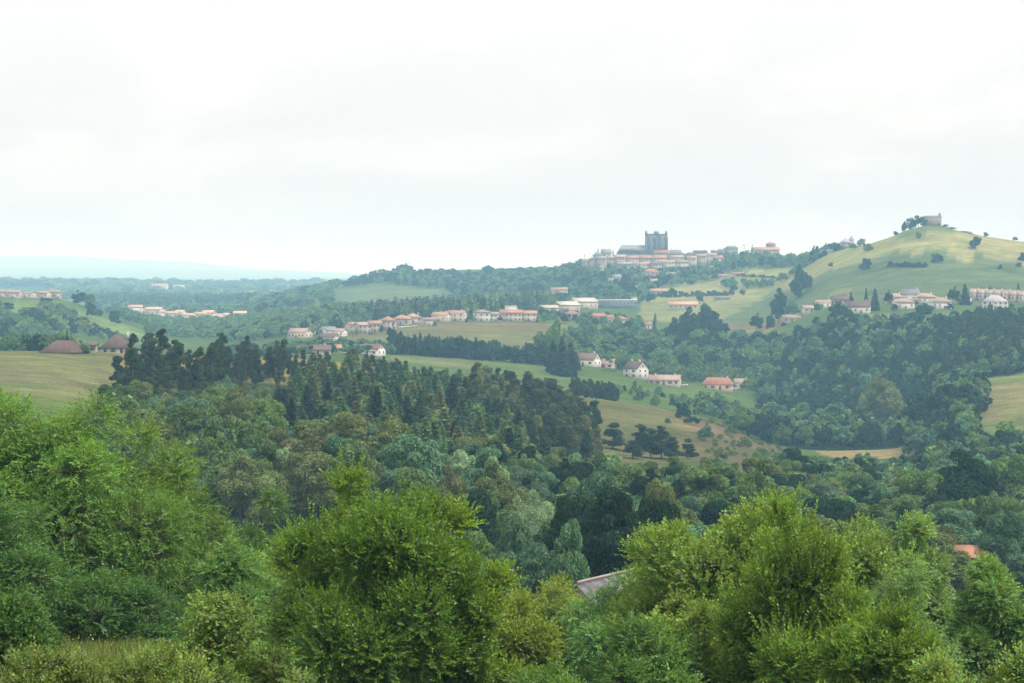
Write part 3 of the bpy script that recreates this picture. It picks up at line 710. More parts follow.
# meadow grass on the near slope
rng = np.random.default_rng(77)
n = 60000
gx = rng.uniform(-24, 14, n); gd = rng.uniform(27, 84, n)
P = np.stack([gx, gd, zg(gx, gd)], 1)
A = unit(rng.normal(0, .28, (n, 3)) + UP)
W_ = unit(np.cross(A, rng.normal(0, 1, (n, 3))))
V, Fq = quads(P, A, W_, rng.uniform(.3, .85, n), rng.uniform(.02, .055, n), .05)
tt = leaf_tone(n, rng, .25, .15); k = rng.random(n) < .25; tt[k] *= np.array([1.5, 1.2, 1.0])
g = link("meadow_grass", build("meadow_grass", [(V, Fq, 0, tt)], [M_FAR])); g.color = (.115, .155, .050, 1)
tag(g, "tall yellowish meadow grass on the near slope", "grass", kind="stuff")
n = 260
gx = rng.uniform(-20, -6, n) ; gd = rng.uniform(44, 78, n)
P = np.stack([gx, gd, zg(gx, gd) + rng.uniform(.6, 1.0, n)], 1)
ch = []
tt = np.where((rng.random(n) < .3)[:, None], np.array([[1.0, .9, 1.9]]), np.array([[1.6, 1.35, .12]])) * np.ones((n, 3))
g = link("meadow_flowers", build("meadow_flowers", [tufts(P, rsphere(n, rng), .05, rng, .8, tint=tt)], [M_FAR])); g.color = (.36, .36, .36, 1)
tag(g, "tiny yellow and lilac flowers among the meadow grass", "flowers", kind="stuff")

# ------------------------------------------------------------------ trees of the valley
# a list of planted trees; those hidden behind nearer ones are dropped, the largest in view become things of their own
CAND = []
def wood(kind, poly, spacing, h, wk, tones, where, group, stuff=None, lim=100000, seed=0, hf=None, keep=False):
    """scatter trees over an area (column, metres); where: [(column limit, phrase)]"""
    rng = np.random.default_rng(1000 + seed + len(CAND))
    pxs = [p for p, _ in poly]; ds = [q for _, q in poly]
    d0, d1 = min(ds), max(ds); p0, p1 = min(pxs), max(pxs)
    area = (p1 - p0) / F * (d1 ** 2 - d0 ** 2) / 2
    n = int(area / spacing ** 2 * 4)
    dd = np.sqrt(rng.uniform(d0 ** 2, d1 ** 2, n)); pp = rng.uniform(p0, p1, n)
    m = inpoly(pp, dd, poly); dd = dd[m]; pp = pp[m]
    x = (pp - CX) / F * dd
    cell = {}; s = spacing; cnt = 0
    for a, b, q in zip(x, dd, pp):
        ck = (int(a // s), int(b // s)); ok = True
        for u in (-1, 0, 1):
            for v in (-1, 0, 1):
                for (e, f) in cell.get((ck[0] + u, ck[1] + v), ()):
                    if (e - a) ** 2 + (f - b) ** 2 < (s * .82) ** 2: ok = False; break
                if not ok: break
            if not ok: break
        if not ok: continue
        cell.setdefault(ck, []).append((a, b)); cnt += 1
        if cnt > lim: break
        hh = rng.uniform(*h) * (1 if hf is None else hf(q, b)); tn = tones[int(rng.integers(len(tones)))]
        wd = hh * wk * rng.uniform(.85, 1.2)
        ph = next(w for l, w in where if q <= l)
        CAND.append(dict(kind=kind, x=a, d=b, px=q, h=hh, w=wd, tone=tn, where=ph, group=group, stuff=stuff, keep=keep, rng=rng))

def solo(kind, px, d, top, wpx, tn, label, group=None, name=None, base=None, keep=True):
    """one tree given by the row of its top; label singles it out"""
    if base is not None: d = dfor(px, base, d * .85, d * 1.15)
    z = float(at(px, d)[2]); h = (HZ - top) / F * d - z
    CAND.append(dict(kind=kind, x=(px - CX) / F * d, d=d, px=px, h=max(h, 1.0), w=wpx / F * d, tone=tn, label=label, group=group, stuff=None, keep=keep, name=name, rng=RNG))

A_, B_ = 5000, 5000
# pines on the brow of the middle slope
wood('tallpine', [(132, 492), (212, 500), (216, 545), (150, 560), (130, 530)], 5.2, (11, 17.5), .30, ['pine', 'pine', 'dspruce'], [(150, "at the left end of the tall clump by the field"), (185, "in the middle of the tall clump by the field"), (A_, "at the right end of the tall clump by the field")], "tall bare-stemmed pines beside the tan field")
wood('pine', [(215, 560), (350, 590), (352, 640), (215, 625)], 7.5, (8.5, 12.5), .40, ['pine', 'dspruce'], [(255, "in the loose row with the tan meadow showing between stems"), (300, "in the loose row left of the low brown-roofed house"), (A_, "in the loose row below the low brown-roofed house")], "loose row of pines on the brow", hf=lambda p, d: 1.0 if p < 285 else .72)
wood('pine', [(350, 600), (470, 600), (480, 690), (350, 668)], 4.4, (4.8, 7.6), .48, ['pine', 'brown', 'pine', 'dspruce'], [(385, "on the brow under the brown-roofed gabled house"), (430, "on the brow in front of the dark tree belt"), (A_, "on the brow beside the green field")], "dense pines along the brow")
wood('spruce', [(300, 400), (400, 368), (520, 400), (530, 560), (480, 620), (360, 610), (285, 560), (275, 470)], 6.0, (5.5, 13), .56, ['spruce', 'spruce', 'mid', 'dspruce', 'brown'], [(340, "at the left edge of the plantation"), (400, "in the left half of the plantation"), (450, "in the middle of the plantation"), (A_, "at the right side of the plantation")], "spruce plantation on the middle slope")
wood('broad', [(320, 400), (520, 400), (520, 540), (440, 600), (330, 540)], 15, (7, 10.5), .8, ['mid', 'olive', 'fresh', 'brown'], [(420, "scattered among the spruces of the plantation's left half"), (A_, "scattered among the spruces of the plantation's right half")], "broadleaf trees among the spruces")
wood('pine', [(465, 560), (530, 500), (600, 560), (590, 640), (545, 720), (470, 690)], 5.0, (8, 12.5), .45, ['pine', 'dspruce', 'brown', 'pine'], [(510, "in the dark stand right of the plantation"), (550, "in the middle of the dark stand by the ochre field"), (A_, "at the right margin of the dark stand by the ochre field")], "dark pine stand beside the ochre field")
for px, d, t, w, l in ((552, 690, 378, 22, "dark pine rising highest above the right end of the pine stand"), (566, 680, 392, 20, "dark pine just right of the stand's highest tree"), (580, 665, 398, 18, "dark conical pine on the ochre field's left margin"), (594, 650, 400, 18, "slim dark pine standing out on the ochre field's edge"),
                     (613, 610, 422, 20, "lone dark pine standing on the ochre field"), (641, 590, 424, 20, "left pine of the close dark group below the ochre field"), (651, 588, 428, 20, "middle pine of the close dark group below the ochre field"), (662, 592, 425, 20, "right pine of the close dark group below the ochre field"), (672, 585, 436, 18, "lower pine on the right skirt of the close dark group"), (633, 580, 440, 20, "lower pine on the left skirt of the close dark group"), (688, 592, 438, 14, "small dark pine alone right of the close group")):
    solo('pine', px, d, t, w * 1.35, 'dspruce', l)
wood('shrub', [(574, 790), (618, 795), (618, 830), (574, 820)], 5, (6, 8), .8, ['dspruce', 'pine'], [(A_, "in the dark row behind the ochre field")], "dark shrubs behind the ochre field")
solo('pine', 118, 505, 356, 26, 'dspruce', "dark full pine at the field's corner, below the hipped farmhouse")
solo('pine', 129, 500, 348, 22, 'pine', "dark full pine between the field corner and the tall bare-stemmed clump")
# mixed wood below the pines
wood('shrub', [(112, 425), (270, 425), (290, 540), (215, 560), (130, 500)], 5.5, (3, 6.5), .9, ['mid', 'olive', 'brown', 'teal'], [(165, "at the feet of the tall pine clump"), (A_, "below the loose row of pines")], "young growth below the pines")
wood('broad', [(108, 300), (500, 300), (500, 345), (400, 350), (300, 372), (220, 405), (112, 410)], 7.6, (11, 16.5), .72, ['mid', 'teal', 'olive', 'mid', 'brown', 'teal', 'fresh'], [(170, "in the mixed wood below the tall pine clump"), (240, "in the mixed wood below the tan meadow"), (330, "in the mixed wood at the plantation's left foot"), (410, "in the mixed wood under the plantation"), (A_, "in the mixed wood under the dark pine stand")], "mixed broadleaf wood below the pines")
for px, d, t, w, l in ((160, 405, 394, 52, "pale blue-green rounded tree just below the tall pine clump"), (212, 335, 414, 56, "tall silvery blue-green tree above the gap left of the central tree"), (283, 330, 440, 36, "small bright silvery tree right of the tall silvery one"), (318, 345, 428, 52, "silvery tree with tufted bright crown above the central tree's left top"), (262, 350, 446, 34, "slim silvery-leaved tree between two taller silvery trees"),
                     (420, 325, 446, 48, "whitish silvery tree above the central tree's right top"), (462, 330, 446, 46, "whitish silvery tree, the middle of the row under the pine stand"), (494, 325, 455, 34, "smaller whitish tree at the right end of the row under the pine stand"), (392, 318, 456, 40, "whitish tree half hidden behind the central tree's two tops")):
    solo('broad', px, d, t, w, 'pale' if px > 240 else 'teal', l)
# valley floor
solo('broad', 612, 214, 484, 98, 'dark', "huge dark rounded tree behind the slate roof")
solo('broad', 572, 226, 484, 60, 'dark', "dark tree rising behind the left of the huge dark rounded tree")
solo('broad', 655, 222, 486, 66, 'dark', "dark tree at the right shoulder of the huge dark rounded tree")
solo('broad', 568, 176, 514, 54, 'teal', "blue-green rounded tree left of the huge dark tree")
solo('broad', 540, 182, 540, 64, 'teal', "lower blue-green tree in front, above the yellow-green bushy tree")
solo('broad', 514, 196, 512, 50, 'teal', "blue-green tree just right of the central tree's crown")
solo('willow', 530, 262, 482, 64, 'pale', "pale willow with a soft rounded crown in the valley")
solo('broad', 482, 250, 482, 58, 'dark', "dark rounded tree between the central tree and the pale willow")
solo('broad', 600, 300, 456, 70, 'teal', "blue-green spreading tree above the huge dark tree")
solo('broad', 706, 330, 462, 76, 'mid', "mid-green tree above the large right-hand tree's left shoulder")
solo('broad', 660, 262, 476, 50, 'olive', "olive tree squeezed behind the right of the huge dark tree")
solo('broad', 760, 290, 462, 70, 'mid', "broad mid-green tree just above the large right-hand tree")
solo('broad', 1004, 300, 506, 56, 'teal', "blue-green rounded tree beside the orange roof at the right edge")
solo('broad', 1022, 285, 548, 50, 'teal', "low blue-green tree under the right-edge rounded tree")
solo('broad', 965, 400, 452, 92, 'dark', "large dark spreading tree above the orange roof")
solo('broad', 1010, 420, 448, 70, 'mid', "tall mid-green tree at the right edge above the orange roof")
solo('broad', 918, 400, 462, 70, 'mid', "tall tree left of the large dark spreading tree")
solo('broad', 868, 380, 478, 72, 'teal', "blue-green tree with pale crown above the near right skyline")
solo('broad', 935, 345, 530, 36, 'dark', "low dark tree left of the little green lawn")
wood('broad', [(470, 235), (705, 235), (705, 400), (470, 410)], 7.5, (8, 12), .85, ['mid', 'teal', 'mid', 'olive', 'dark'], [(560, "in the valley between the pale willow and the pine stand"), (640, "in the valley below the ochre field"), (A_, "in the valley below the brown hillside")], "valley trees below the ochre field")
wood('broad', [(470, 400), (700, 400), (700, 465), (600, 470), (520, 490)], 6.0, (5, 7.6), .85, ['mid', 'dark', 'olive', 'teal'], [(560, "at the foot of the dark pine stand"), (A_, "at the foot of the ochre field")], "trees at the field's foot")
wood('broad', [(705, 240), (950, 240), (950, 560), (840, 560), (780, 480), (705, 440)], 8.3, (8, 12.5), .88, ['mid', 'dark', 'mid', 'teal', 'dark', 'olive'], [(780, "in the hollow under the brown hillside"), (850, "in the hollow below the brown strip field"), (A_, "in the hollow right of the brown strip field")], "trees filling the hollow")
wood('broad', [(950, 345), (1045, 330), (1045, 680), (975, 680), (920, 600), (845, 570), (950, 560)], 8.0, (9, 13), .85, ['mid', 'dark', 'mid', 'teal'], [(960, "in the hollow left of the right-hand meadow"), (A_, "in the hollow below the right-hand meadow")], "trees below the right-hand meadow")
wood('broad', [(745, 800), (930, 805), (965, 900), (960, 960), (770, 950), (730, 850)], 8.3, (9, 13.5), .85, ['mid', 'dark', 'teal', 'mid', 'dark'], [(780, "in the wood right of the ochre field"), (860, "in the wood behind the brown strip field"), (A_, "in the wood left of the right-hand meadow")], "front of the wood on the far bank")
solo('broad', 885, 900, 372, 46, 'brown', "pale greyish half-bare tree standing out of the far-bank wood")
solo('broad', 955, 800, 380, 56, 'dark', "big dark tree with a straight edge beside the right-hand meadow")
solo('broad', 925, 815, 388, 50, 'dark', "dark tree left of the straight-edged one at the right-hand meadow")
wood('broad', [(775, 960), (965, 960), (1050, 965), (1050, 1180), (890, 1185), (800, 1230), (770, 1290), (700, 1340), (690, 1200), (765, 1150), (765, 1010)], 9.0, (9, 13), .85, ['dark', 'dark', 'mid', 'teal', 'dark'], [(A_, "in the far-bank wood")], "far-bank wood", stuff="far_bank_wood", seed=3)
wood('pine', [(965, 960), (1050, 960), (1050, 1120), (975, 1160), (930, 1100)], 7.0, (10, 14), .45, ['pine', 'dspruce'], [(1000, "in the dark upper wood left of the big white house"), (A_, "in the dark upper wood below the big white house")], "dark pines in the far-bank wood")
wood('pine', [(775, 1000), (900, 1000), (900, 1120), (780, 1200), (760, 1190)], 15, (10, 14), .45, ['pine', 'dspruce'], [(A_, "scattered among the broadleaf trees of the far-bank wood")], "pines among the far-bank wood")
wood('pine', [(968, 1130), (1050, 1130), (1050, 1185), (972, 1190)], 5.5, (10, 14), .5, ['dspruce', 'pine'], [(A_, "in the blackish row in front of the big white house")], "blackish pines before the big white house")
wood('broad', [(572, 1150), (760, 1130), (740, 1350), (640, 1400), (570, 1330)], 9.0, (7, 11), .85, ['mid', 'dark', 'teal', 'dark', 'mid'], [(640, "behind the white gabled houses in the dell"), (700, "in the wood behind the dell houses"), (A_, "in the wood right of the dell houses")], "wood behind the dell houses", stuff="dell_wood", seed=4)
for px, d, t, w, l in ((690, 1330, 308, 24, "tall dark tree, the left of the pair on the bright strip field"), (708, 1340, 306, 26, "tall dark tree, the right of the pair on the bright strip field"), (718, 1350, 316, 24, "dark tree at the right foot of the pair on the strip field"), (676, 1350, 318, 22, "bushy dark tree at the left foot of the pair on the strip field")):
    solo('broad', px, d, t, w, 'dark', l)
for px, d, t, w, kk, l in ((636, 1340, 320, 8, 'poplar', "slim pale tree on the green field below the old town"), (655, 1320, 312, 5, 'poplar', "very thin dark-stemmed tree on the green field below the old town"), (593, 1280, 322, 14, 'broad', "roundish pale tree on the left of the green field"), (585, 1310, 318, 16, 'broad', "pale bushy tree at the left end of the green field")):
    solo(kk, px, d, t, w, 'teal', l)
wood('broad', [(645, 1105), (700, 1110), (790, 1095), (790, 1150), (645, 1150)], 8, (5, 8), .9, ['mid', 'teal', 'yellow'], [(A_, "around the dell houses")], "garden trees around the dell houses")
wood('shrub', [(600, 930), (700, 880), (760, 890), (740, 960), (630, 985)], 9, (2.5, 5), .9, ['dark', 'teal', 'mid'], [(650, "on the slope below the white gabled house"), (A_, "on the slope below the red-roofed dell house")], "thicket below the dell houses")
wood('broad', [(700, 880), (745, 870), (760, 980), (700, 985)], 8.5, (5, 8.5), .9, ['mid', 'teal', 'dark'], [(A_, "on the slope below the broad red-orange roof")], "trees below the red-orange roof")
# bushes on the brown hillside
for px, d, t, w, tn, l in ((682, 418, 402, 18, 'dark', "rounded dark bush on the crest of the ochre field"), (692, 425, 414, 16, 'dark', "low dark bush trailing right of the crest bush"), (705, 440, 424, 20, 'teal', "blue-green bush in the middle of the brown hillside"), (733, 434, 424, 14, 'mid', "small green bush near the top of the brown hillside"), (745, 447, 436, 16, 'mid', "small green bush on the right of the brown hillside"), (722, 462, 446, 22, 'olive', "olive bush low on the brown hillside"), (760, 462, 446, 18, 'mid', "green bush at the right foot of the brown hillside"), (668, 424, 418, 10, 'olive', "tiny olive bush left of the crest bush"), (783, 463, 452, 18, 'mid', "green bush in the dip right of the brown hillside"), (712, 424, 416, 10, 'olive', "tiny olive bush between the crest and the brown slope")):
    solo('shrub', px, dfor(px, d, 560, 800), t, w, tn, l)
wood('shrub', [(700, 790), (705, 620), (760, 600), (800, 640), (790, 740), (750, 790)], 8, (.8, 1.9), 1.5, ['olive', 'mid', 'brown', 'olive'], [(745, "low on the upper brown hillside"), (A_, "low on the lower brown hillside")], "low scrub dotting the brown hillside")
wood('broad', [(912, 700), (958, 690), (972, 740), (985, 860), (978, 900), (905, 900), (912, 800)], 8.0, (9, 12.5), .85, ['mid', 'dark', 'dark', 'teal'], [(A_, "along the straight left edge of the right-hand meadow")], "trees along the right-hand meadow's edge")
# dark tree belt across the middle distance
wood('spruce', [(392, 1050), (470, 1052), (545, 1060), (578, 1035), (578, 1070), (540, 1085), (392, 1085)], 8.0, (8, 12.5), .55, ['dspruce', 'dark', 'pine'], [(450, "in the left third of the dark belt behind the green field"), (510, "in the middle of the dark belt behind the green field"), (A_, "in the right third of the dark belt behind the green field")], "dark tree belt behind the green field")
wood('broad', [(392, 1045), (470, 1047), (545, 1055), (575, 1040), (575, 1070), (540, 1090), (392, 1090)], 8.0, (8, 11), .8, ['dark', 'dspruce', 'dark'], [(480, "in the left half of the dark belt behind the field"), (A_, "in the right half of the dark belt behind the field")], "broadleaf trees in the dark belt")
for px, d, t, w, l in ((553, 1000, 340, 16, "dark conifer, leftmost of the tall ones at the belt's right end"), (562, 985, 336, 18, "tallest dark conifer at the belt's right end"), (571, 990, 342, 16, "dark conifer closing the right end of the belt")):
    solo('spruce', px, d, t, w, 'dspruce', l)
for px, d, t, w, l in ((555, 1090, 318, 22, "bright green broadleaf tree rising behind the belt's right end"), (566, 1100, 328, 20, "green broadleaf tree between the belt and the brown-roofed white house"), (540, 1100, 330, 20, "green broadleaf tree just left of the bright tall one behind the belt")):
    solo('broad', px, d, t, w, 'fresh', l)
wood('broad', [(575, 1120), (640, 1130), (640, 1200), (575, 1200)], 8, (7, 10), .85, ['mid', 'teal'], [(A_, "behind the brown-roofed white house")], "trees behind the brown-roofed white house")
wood('spruce', [(388, 1095), (452, 1095), (452, 1120), (388, 1120)], 9, (7, 9), .4, ['dspruce'], [(A_, "behind the left end of the dark belt")], "young conifers behind the belt")
solo('broad', 392, 1120, 322, 12, 'dark', "dark round tree at the left end of the belt below the tan houses")
# trees round the village in the middle distance
wood('broad', [(225, 900), (290, 900), (400, 1030), (400, 1150), (330, 1180), (225, 1180)], 9.5, (4, 6), 1.0, ['mid', 'dark', 'teal'], [(300, "around the low brown-roofed house"), (A_, "around the brown-roofed gabled house")], "village trees behind the brow", stuff="village_trees")
wood('broad', [(225, 1340), (300, 1360), (370, 1430), (370, 1480), (300, 1600), (225, 1560)], 11, (7, 10), .9, ['mid', 'teal', 'dark', 'fresh'], [(A_, "among the pink-roofed houses")], "trees among the pink-roofed houses", stuff="village_trees")
wood('spruce', [(345, 1480), (480, 1480), (560, 1650), (560, 1760), (470, 1780), (345, 1640)], 8, (10, 15), .45, ['dspruce', 'pine', 'dspruce', 'mid'], [(430, "in the dark wood behind the tan houses"), (A_, "in the dark wood behind the long pink-roofed houses")], "dark wood behind the village", stuff="village_pine_wood", seed=6)
wood('broad', [(300, 1480), (440, 1500), (460, 1700), (330, 1800)], 9.5, (8, 12), .9, ['mid', 'teal', 'dark', 'fresh'], [(A_, "in the wood left of the village hall")], "wood left of the village hall", stuff="village_wood")
wood('broad', [(540, 1440), (640, 1440), (640, 1560), (540, 1560)], 11, (5, 8), .95, ['mid', 'teal', 'dark'], [(A_, "among the red-roofed houses below the long dark-fronted building")], "trees among the red-roofed houses")
wood('broad', [(560, 1820), (720, 1750), (720, 2130), (590, 2200), (560, 2000)], 10, (6, 10), .95, ['mid', 'teal', 'dark', 'dark'], [(A_, "on the slope below the old town")], "trees on the town slope", stuff="town_slope_trees", hf=lambda p, d: .0 + 1.0)
CAND = [c for c in CAND if not (c['group'] == "trees on the town slope" and inpoly([c['px']], [c['d']], [(640, 1780), (735, 1740), (745, 2010), (655, 1985)])[0])]
for px, d, t, w, l in ((624, 1950, 272, 12, "dark broad tree right of the small white house on the town slope"),):
    solo('broad', px, d, t, w, 'dspruce', l)
wood('broad', [(715, 2110), (770, 2060), (835, 1905), (840, 1950), (770, 2200), (715, 2280)], 12, (9, 13), .85, ['teal', 'mid', 'mid', 'dark'], [(A_, "along the ridge right of the old town")], "ridge trees right of the old town", stuff="ridge_trees")
wood('broad', [(720, 1900), (790, 1820), (795, 1835), (725, 1925)], 9, (7, 10), .8, ['teal', 'mid'], [(A_, "in the thin row on the slope right of the old town")], "row of trees on the slope")
for px, d, t, w, kk, tn, l in ((873, 1700, 277, 1, 'poplar', 'mid', "x"),): pass
for px, d, t, w, tn, l in ((800, 1600, 265, 12, 'dark', "dark tree, upper one of the pair at the left foot of the hill"), (806, 1590, 272, 14, 'dark', "dark bushy tree, right one of the group at the left foot of the hill"), (796, 1580, 277, 16, 'dark', "dark bushy tree, lower one of the group at the left foot of the hill"), (779, 1440, 289, 20, 'dark', "big dark round tree at the left end of the right-hand village"), (792, 1420, 300, 16, 'teal', "round tree just right of the village's big dark tree"), (756, 1420, 312, 14, 'dark', "dark bush on the left of the pale strip field"), (770, 1400, 313, 10, 'dark', "small dark bush on the right of the pale strip field")):
    solo('broad', px, d, t, w, tn, l)
for k, px in enumerate(np.arange(648, 734, 5.5)):
    solo('shrub', px, dfor(px, 298 - .03 * (px - 648), 1780, 1960), 291.5 - .03 * (px - 648) + (k * 5 % 3), 8, 'dark', "dark bush in the long hedge across the green slope below the old town", group="bushes of the long hedge on the green slope")
for k, px in enumerate(np.arange(733, 775, 5.0)):
    solo('shrub', px, dfor(px, 276 + .06 * (px - 733), 1860, 2060), 272.5 + .06 * (px - 733) + (k * 5 % 2), 7, 'dark', "dark bush in the short hedge right of the ridge road houses", group="bushes of the short hedge right of the ridge road")
for px, b, t, w, l in ((672, 297, 287, 11, "round tree in the middle of the slope's long hedge"), (700, 302, 295, 9, "small round tree below the slope's long hedge"), (734, 292, 284, 8, "small pale tree on the slope right of the white shed"), (742, 296, 288, 6, "tiny tree on the slope beside the stone ruin"), (690, 285, 279, 9, "bush on the slope between the orange roof and the white shed"), (640, 300, 290, 10, "tree right of the pale stair block on the slope's foot"), (650, 303, 293, 9, "tree at the foot of the slope left of the orange hall"), (705, 312, 303, 10, "tree at the right end of the orange hall")):
    solo('broad', px, dfor(px, b, 1600, 2050), t, w, 'dark', l)
wood('shrub', [(795, 1835), (826, 1830), (826, 1885), (795, 1885)], 5, (4, 7), .9, ['dark', 'teal'], [(A_, "on the skyline left of the low stone barn")], "shrubs on the skyline")
# hill on the right
def crest(px): ds = np.arange(1500., 1950., 5); return float(ds[np.argmin(gpy(np.full(len(ds), px), ds))]) - 8
def kk_ok(w, t): return t != 243 or w > 9
for px, d, t, w, tn, l in ((918, 1735, 214, 16, 'dark', "largest dark tree beside the ruin on the hilltop"), (911, 1730, 217, 10, 'dark', "dark tree left of the largest one on the hilltop"), (904, 1725, 221, 9, 'dark', "round dark tree on the hilltop's left slope"), (895, 1720, 231, 7, 'dark', "small dark bush low on the hilltop's left skyline"),
                     (944, 1745, 224, 10, 'dark', "dark bush right of the ruin on the hilltop"), (951, 1745, 227, 12, 'dark', "dark bush further down the right skyline from the ruin"), (963, 1750, 231, 10, 'dark', "dark bush lowest in the row right of the ruin"), (985, 1735, 232, 6, 'dark', "small bush on the hill's right skyline"), (1015, 1735, 236, 6, 'dark', "tiny round bush on the skyline at the right edge"),
                     (918, 1700, 232, 8, 'mid', "small bush on the slope just below the hilltop trees"), (974, 1660, 235, 18, 'dark', "dark bushy clump on the hill's upper right slope"), (937, 1590, 253, 12, 'dark', "dark round tree at the right end of the hill hedge"), (866, 1590, 258, 15, 'dark', "dark bushy pair-like clump on the hill left of the hedge"), (831, 1600, 262, 6, 'dark', "tiny round bush far left on the hill slope"), (1000, 1590, 264, 7, 'dark', "tiny bush on the hill right of the hedge"), (1019, 1590, 262, 7, 'dark', "small bush on the hill at the right edge"), (1023, 1640, 252, 12, 'dark', "dark tree cut by the right edge of the hill"), (826, 1850, 243, 6, 'teal', "pale small tree on the skyline left of the spired house"), (838, 1850, 243, 12, 'dspruce', "dark conical tree in front of the spired house"), (861, 1800, 238, 9, 'mid', "green tree right of the spired house"), (853, 1800, 243, 9, 'mid', "green bush at the foot of the spired house"), (868, 1790, 243, 10, 'mid', "low green bush trailing right of the spired house"), (815, 1800, 245, 10, 'dark', "dark round tree on the skyline left of the low wall")):
    if d >= 1700 and t < 250 and tn != 'mid': d = crest(px)
    elif t > 230: d = dfor(px, t + w * .75, 1450, 1790)
    solo('shrub' if kk_ok(w, t) else 'broad', px, d, t, w, tn, l)
for k, px in enumerate(range(890, 928, 5)):
    solo('shrub', px, dfor(px, 267, 1450, 1700), 261 + (k * 7 % 3), 9, 'dark', "dark bush in the hedge line across the hill", group="bushes of the hedge across the hill")
# village on the right
wood('broad', [(785, 1230), (905, 1190), (1040, 1200), (1040, 1235), (905, 1225), (800, 1300)], 9, (5, 8), .95, ['mid', 'dark', 'teal', 'dark'], [(880, "in front of the left houses of the right-hand village"), (960, "in front of the central houses of the right-hand village"), (A_, "in front of the terrace of the right-hand village")], "garden trees of the right-hand village")
for px, d, t, w, kk, l in ((866, 1330, 288, 7, 'spruce', "dark conifer, left of the two tall ones in the right-hand village"), (875, 1330, 288, 10, 'spruce', "dark conifer, right of the two tall ones in the right-hand village"), (888, 1350, 289, 10, 'broad', "green rounded tree right of the two tall village conifers"), (851, 1340, 292, 7, 'spruce', "small dark conifer left of the brown-roofed village house"), (840, 1260, 302, 24, 'broad', "big rounded tree in front of the long whitish houses"), (953, 1340, 285, 14, 'broad', "green tree left of the dark one behind the village terrace end"), (965, 1335, 284, 12, 'spruce', "dark tree at the left end of the village terrace"), (925, 1250, 303, 20, 'broad', "dark bushy tree in front of the grey-roofed village house"), (1018, 1400, 283, 5, 'spruce', "tiny dark conifer behind the terrace at the right edge"), (990, 1400, 285, 5, 'spruce', "tiny conifer behind the big white house")):
    solo(kk, px, d, t, w, 'dspruce' if kk == 'spruce' else 'dark', l)
# left: bushes at the field edge and hill
solo('broad', 85, 640, 343, 13, 'mid', "green round bush between the two brown-roofed farm buildings")
solo('shrub', 40, 660, 344, 14, 'dark', "dark bush left of the low brown-roofed barn")
solo('spruce', 67, 668, 331, 6, 'dspruce', "dark pointed cypress behind the low brown-roofed barn")
wood('broad', [(-20, 720), (60, 720), (110, 1000), (60, 1150), (-20, 1150)], 11, (9, 12), .9, ['dark', 'teal', 'mid'], [(A_, "in the hollow behind the brown-roofed barn")], "trees in the hollow behind the barn")
wood('broad', [(-20, 1240), (60, 1210), (75, 1330), (30, 1400), (-20, 1400)], 11, (8, 12), .9, ['mid', 'teal', 'fresh', 'dark'], [(A_, "at the foot of the left-hand hill")], "trees at the left hill's foot")
wood('broad', [(36, 1430), (70, 1380), (92, 1330), (150, 1290), (150, 1310), (95, 1400), (75, 1470), (45, 1530)], 10, (5, 8), .9, ['dark', 'mid', 'brown'], [(A_, "in the dark wood on the left-hand hill")], "dark wood on the left-hand hill", stuff="left_hill_wood")
for px, d, t, w, tn, l in ((115, 1500, 309, 14, 'dark', "dark round bush on the left hill's grassy slope"), (99, 1540, 308, 8, 'dark', "small dark bush left of the round one on the grassy slope"), (80, 1600, 289, 16, 'dark', "dark tree cresting the left hill right of its houses"), (90, 1590, 292, 14, 'mid', "green tree on the left hill's crest, right of the dark one"), (148, 1420, 320, 7, 'mid', "small bush low on the left hill's grassy slope"), (30, 1500, 308, 10, 'dark', "dark bush on the left hill under the pale houses"), (3, 1450, 300, 24, 'dark', "big dark tree at the left edge of the left hill"), (46, 1560, 297, 18, 'dark', "dark tree under the cascade of pale houses"), (91, 1500, 302, 12, 'dark', "dark tree on the left hill's slope below the crest pair")):
    solo('broad', px, d, t, w, tn, l)
# broad far valley on the left
wood('broad', [(110, 1600), (180, 1500), (260, 1350), (330, 1500), (330, 1900), (230, 2000), (120, 1980)], 14, (6, 9), 1.1, ['mid', 'teal', 'fresh', 'mid'], [(A_, "on the valley floor")], "valley floor trees", stuff="valley_floor_trees")
wood('broad', [(120, 2100), (330, 2100), (340, 2700), (300, 3000), (80, 3000)], 20, (9, 13), 1.2, ['mid', 'teal', 'dark'], [(A_, "far")], "x", stuff="far_valley_trees")
wood('spruce', [(100, 2700), (250, 2700), (260, 3300), (100, 3300)], 18, (14, 18), .7, ['dspruce', 'pine'], [(A_, "far")], "x", stuff="far_conifer_wood")
wood('broad', [(455, 2180), (600, 2060), (590, 2290), (450, 2330)], 11, (8, 12), 1.0, ['dark', 'dark', 'mid'], [(A_, "x")], "x", stuff="plateau_slope_wood", seed=9)
wood('broad', [(395, 2420), (460, 2330), (580, 2300), (590, 2520), (470, 2540), (400, 2520)], 11, (7, 11), 1.0, ['dark', 'dark', 'mid', 'teal'], [(A_, "x")], "x", stuff="plateau_slope_wood", seed=10)
for k, (px, t, w) in enumerate(((345, 280, 10), (352, 276, 8), (361, 277, 14), (371, 275, 8), (385, 272, 6), (390, 270, 6), (395, 269, 9), (404, 264, 14), (412, 269, 10), (420, 270, 8), (433, 271, 6), (453, 268, 8), (488, 265, 13), (530, 266, 8), (518, 267, 5), (546, 266, 6), (566, 264, 5), (324, 287, 9), (318, 290, 14), (332, 284, 7))):
    solo('broad', px, 2640, t, w, 'dark', "far-off bush on the plateau skyline left of the old town", group="bushes along the plateau skyline")
for px, d, t, w, l in ((404, 2660, 263, 18, "largest dark clump-like tree on the plateau skyline beside the mast"),):
    solo('broad', px, d, t, w, 'dark', l)
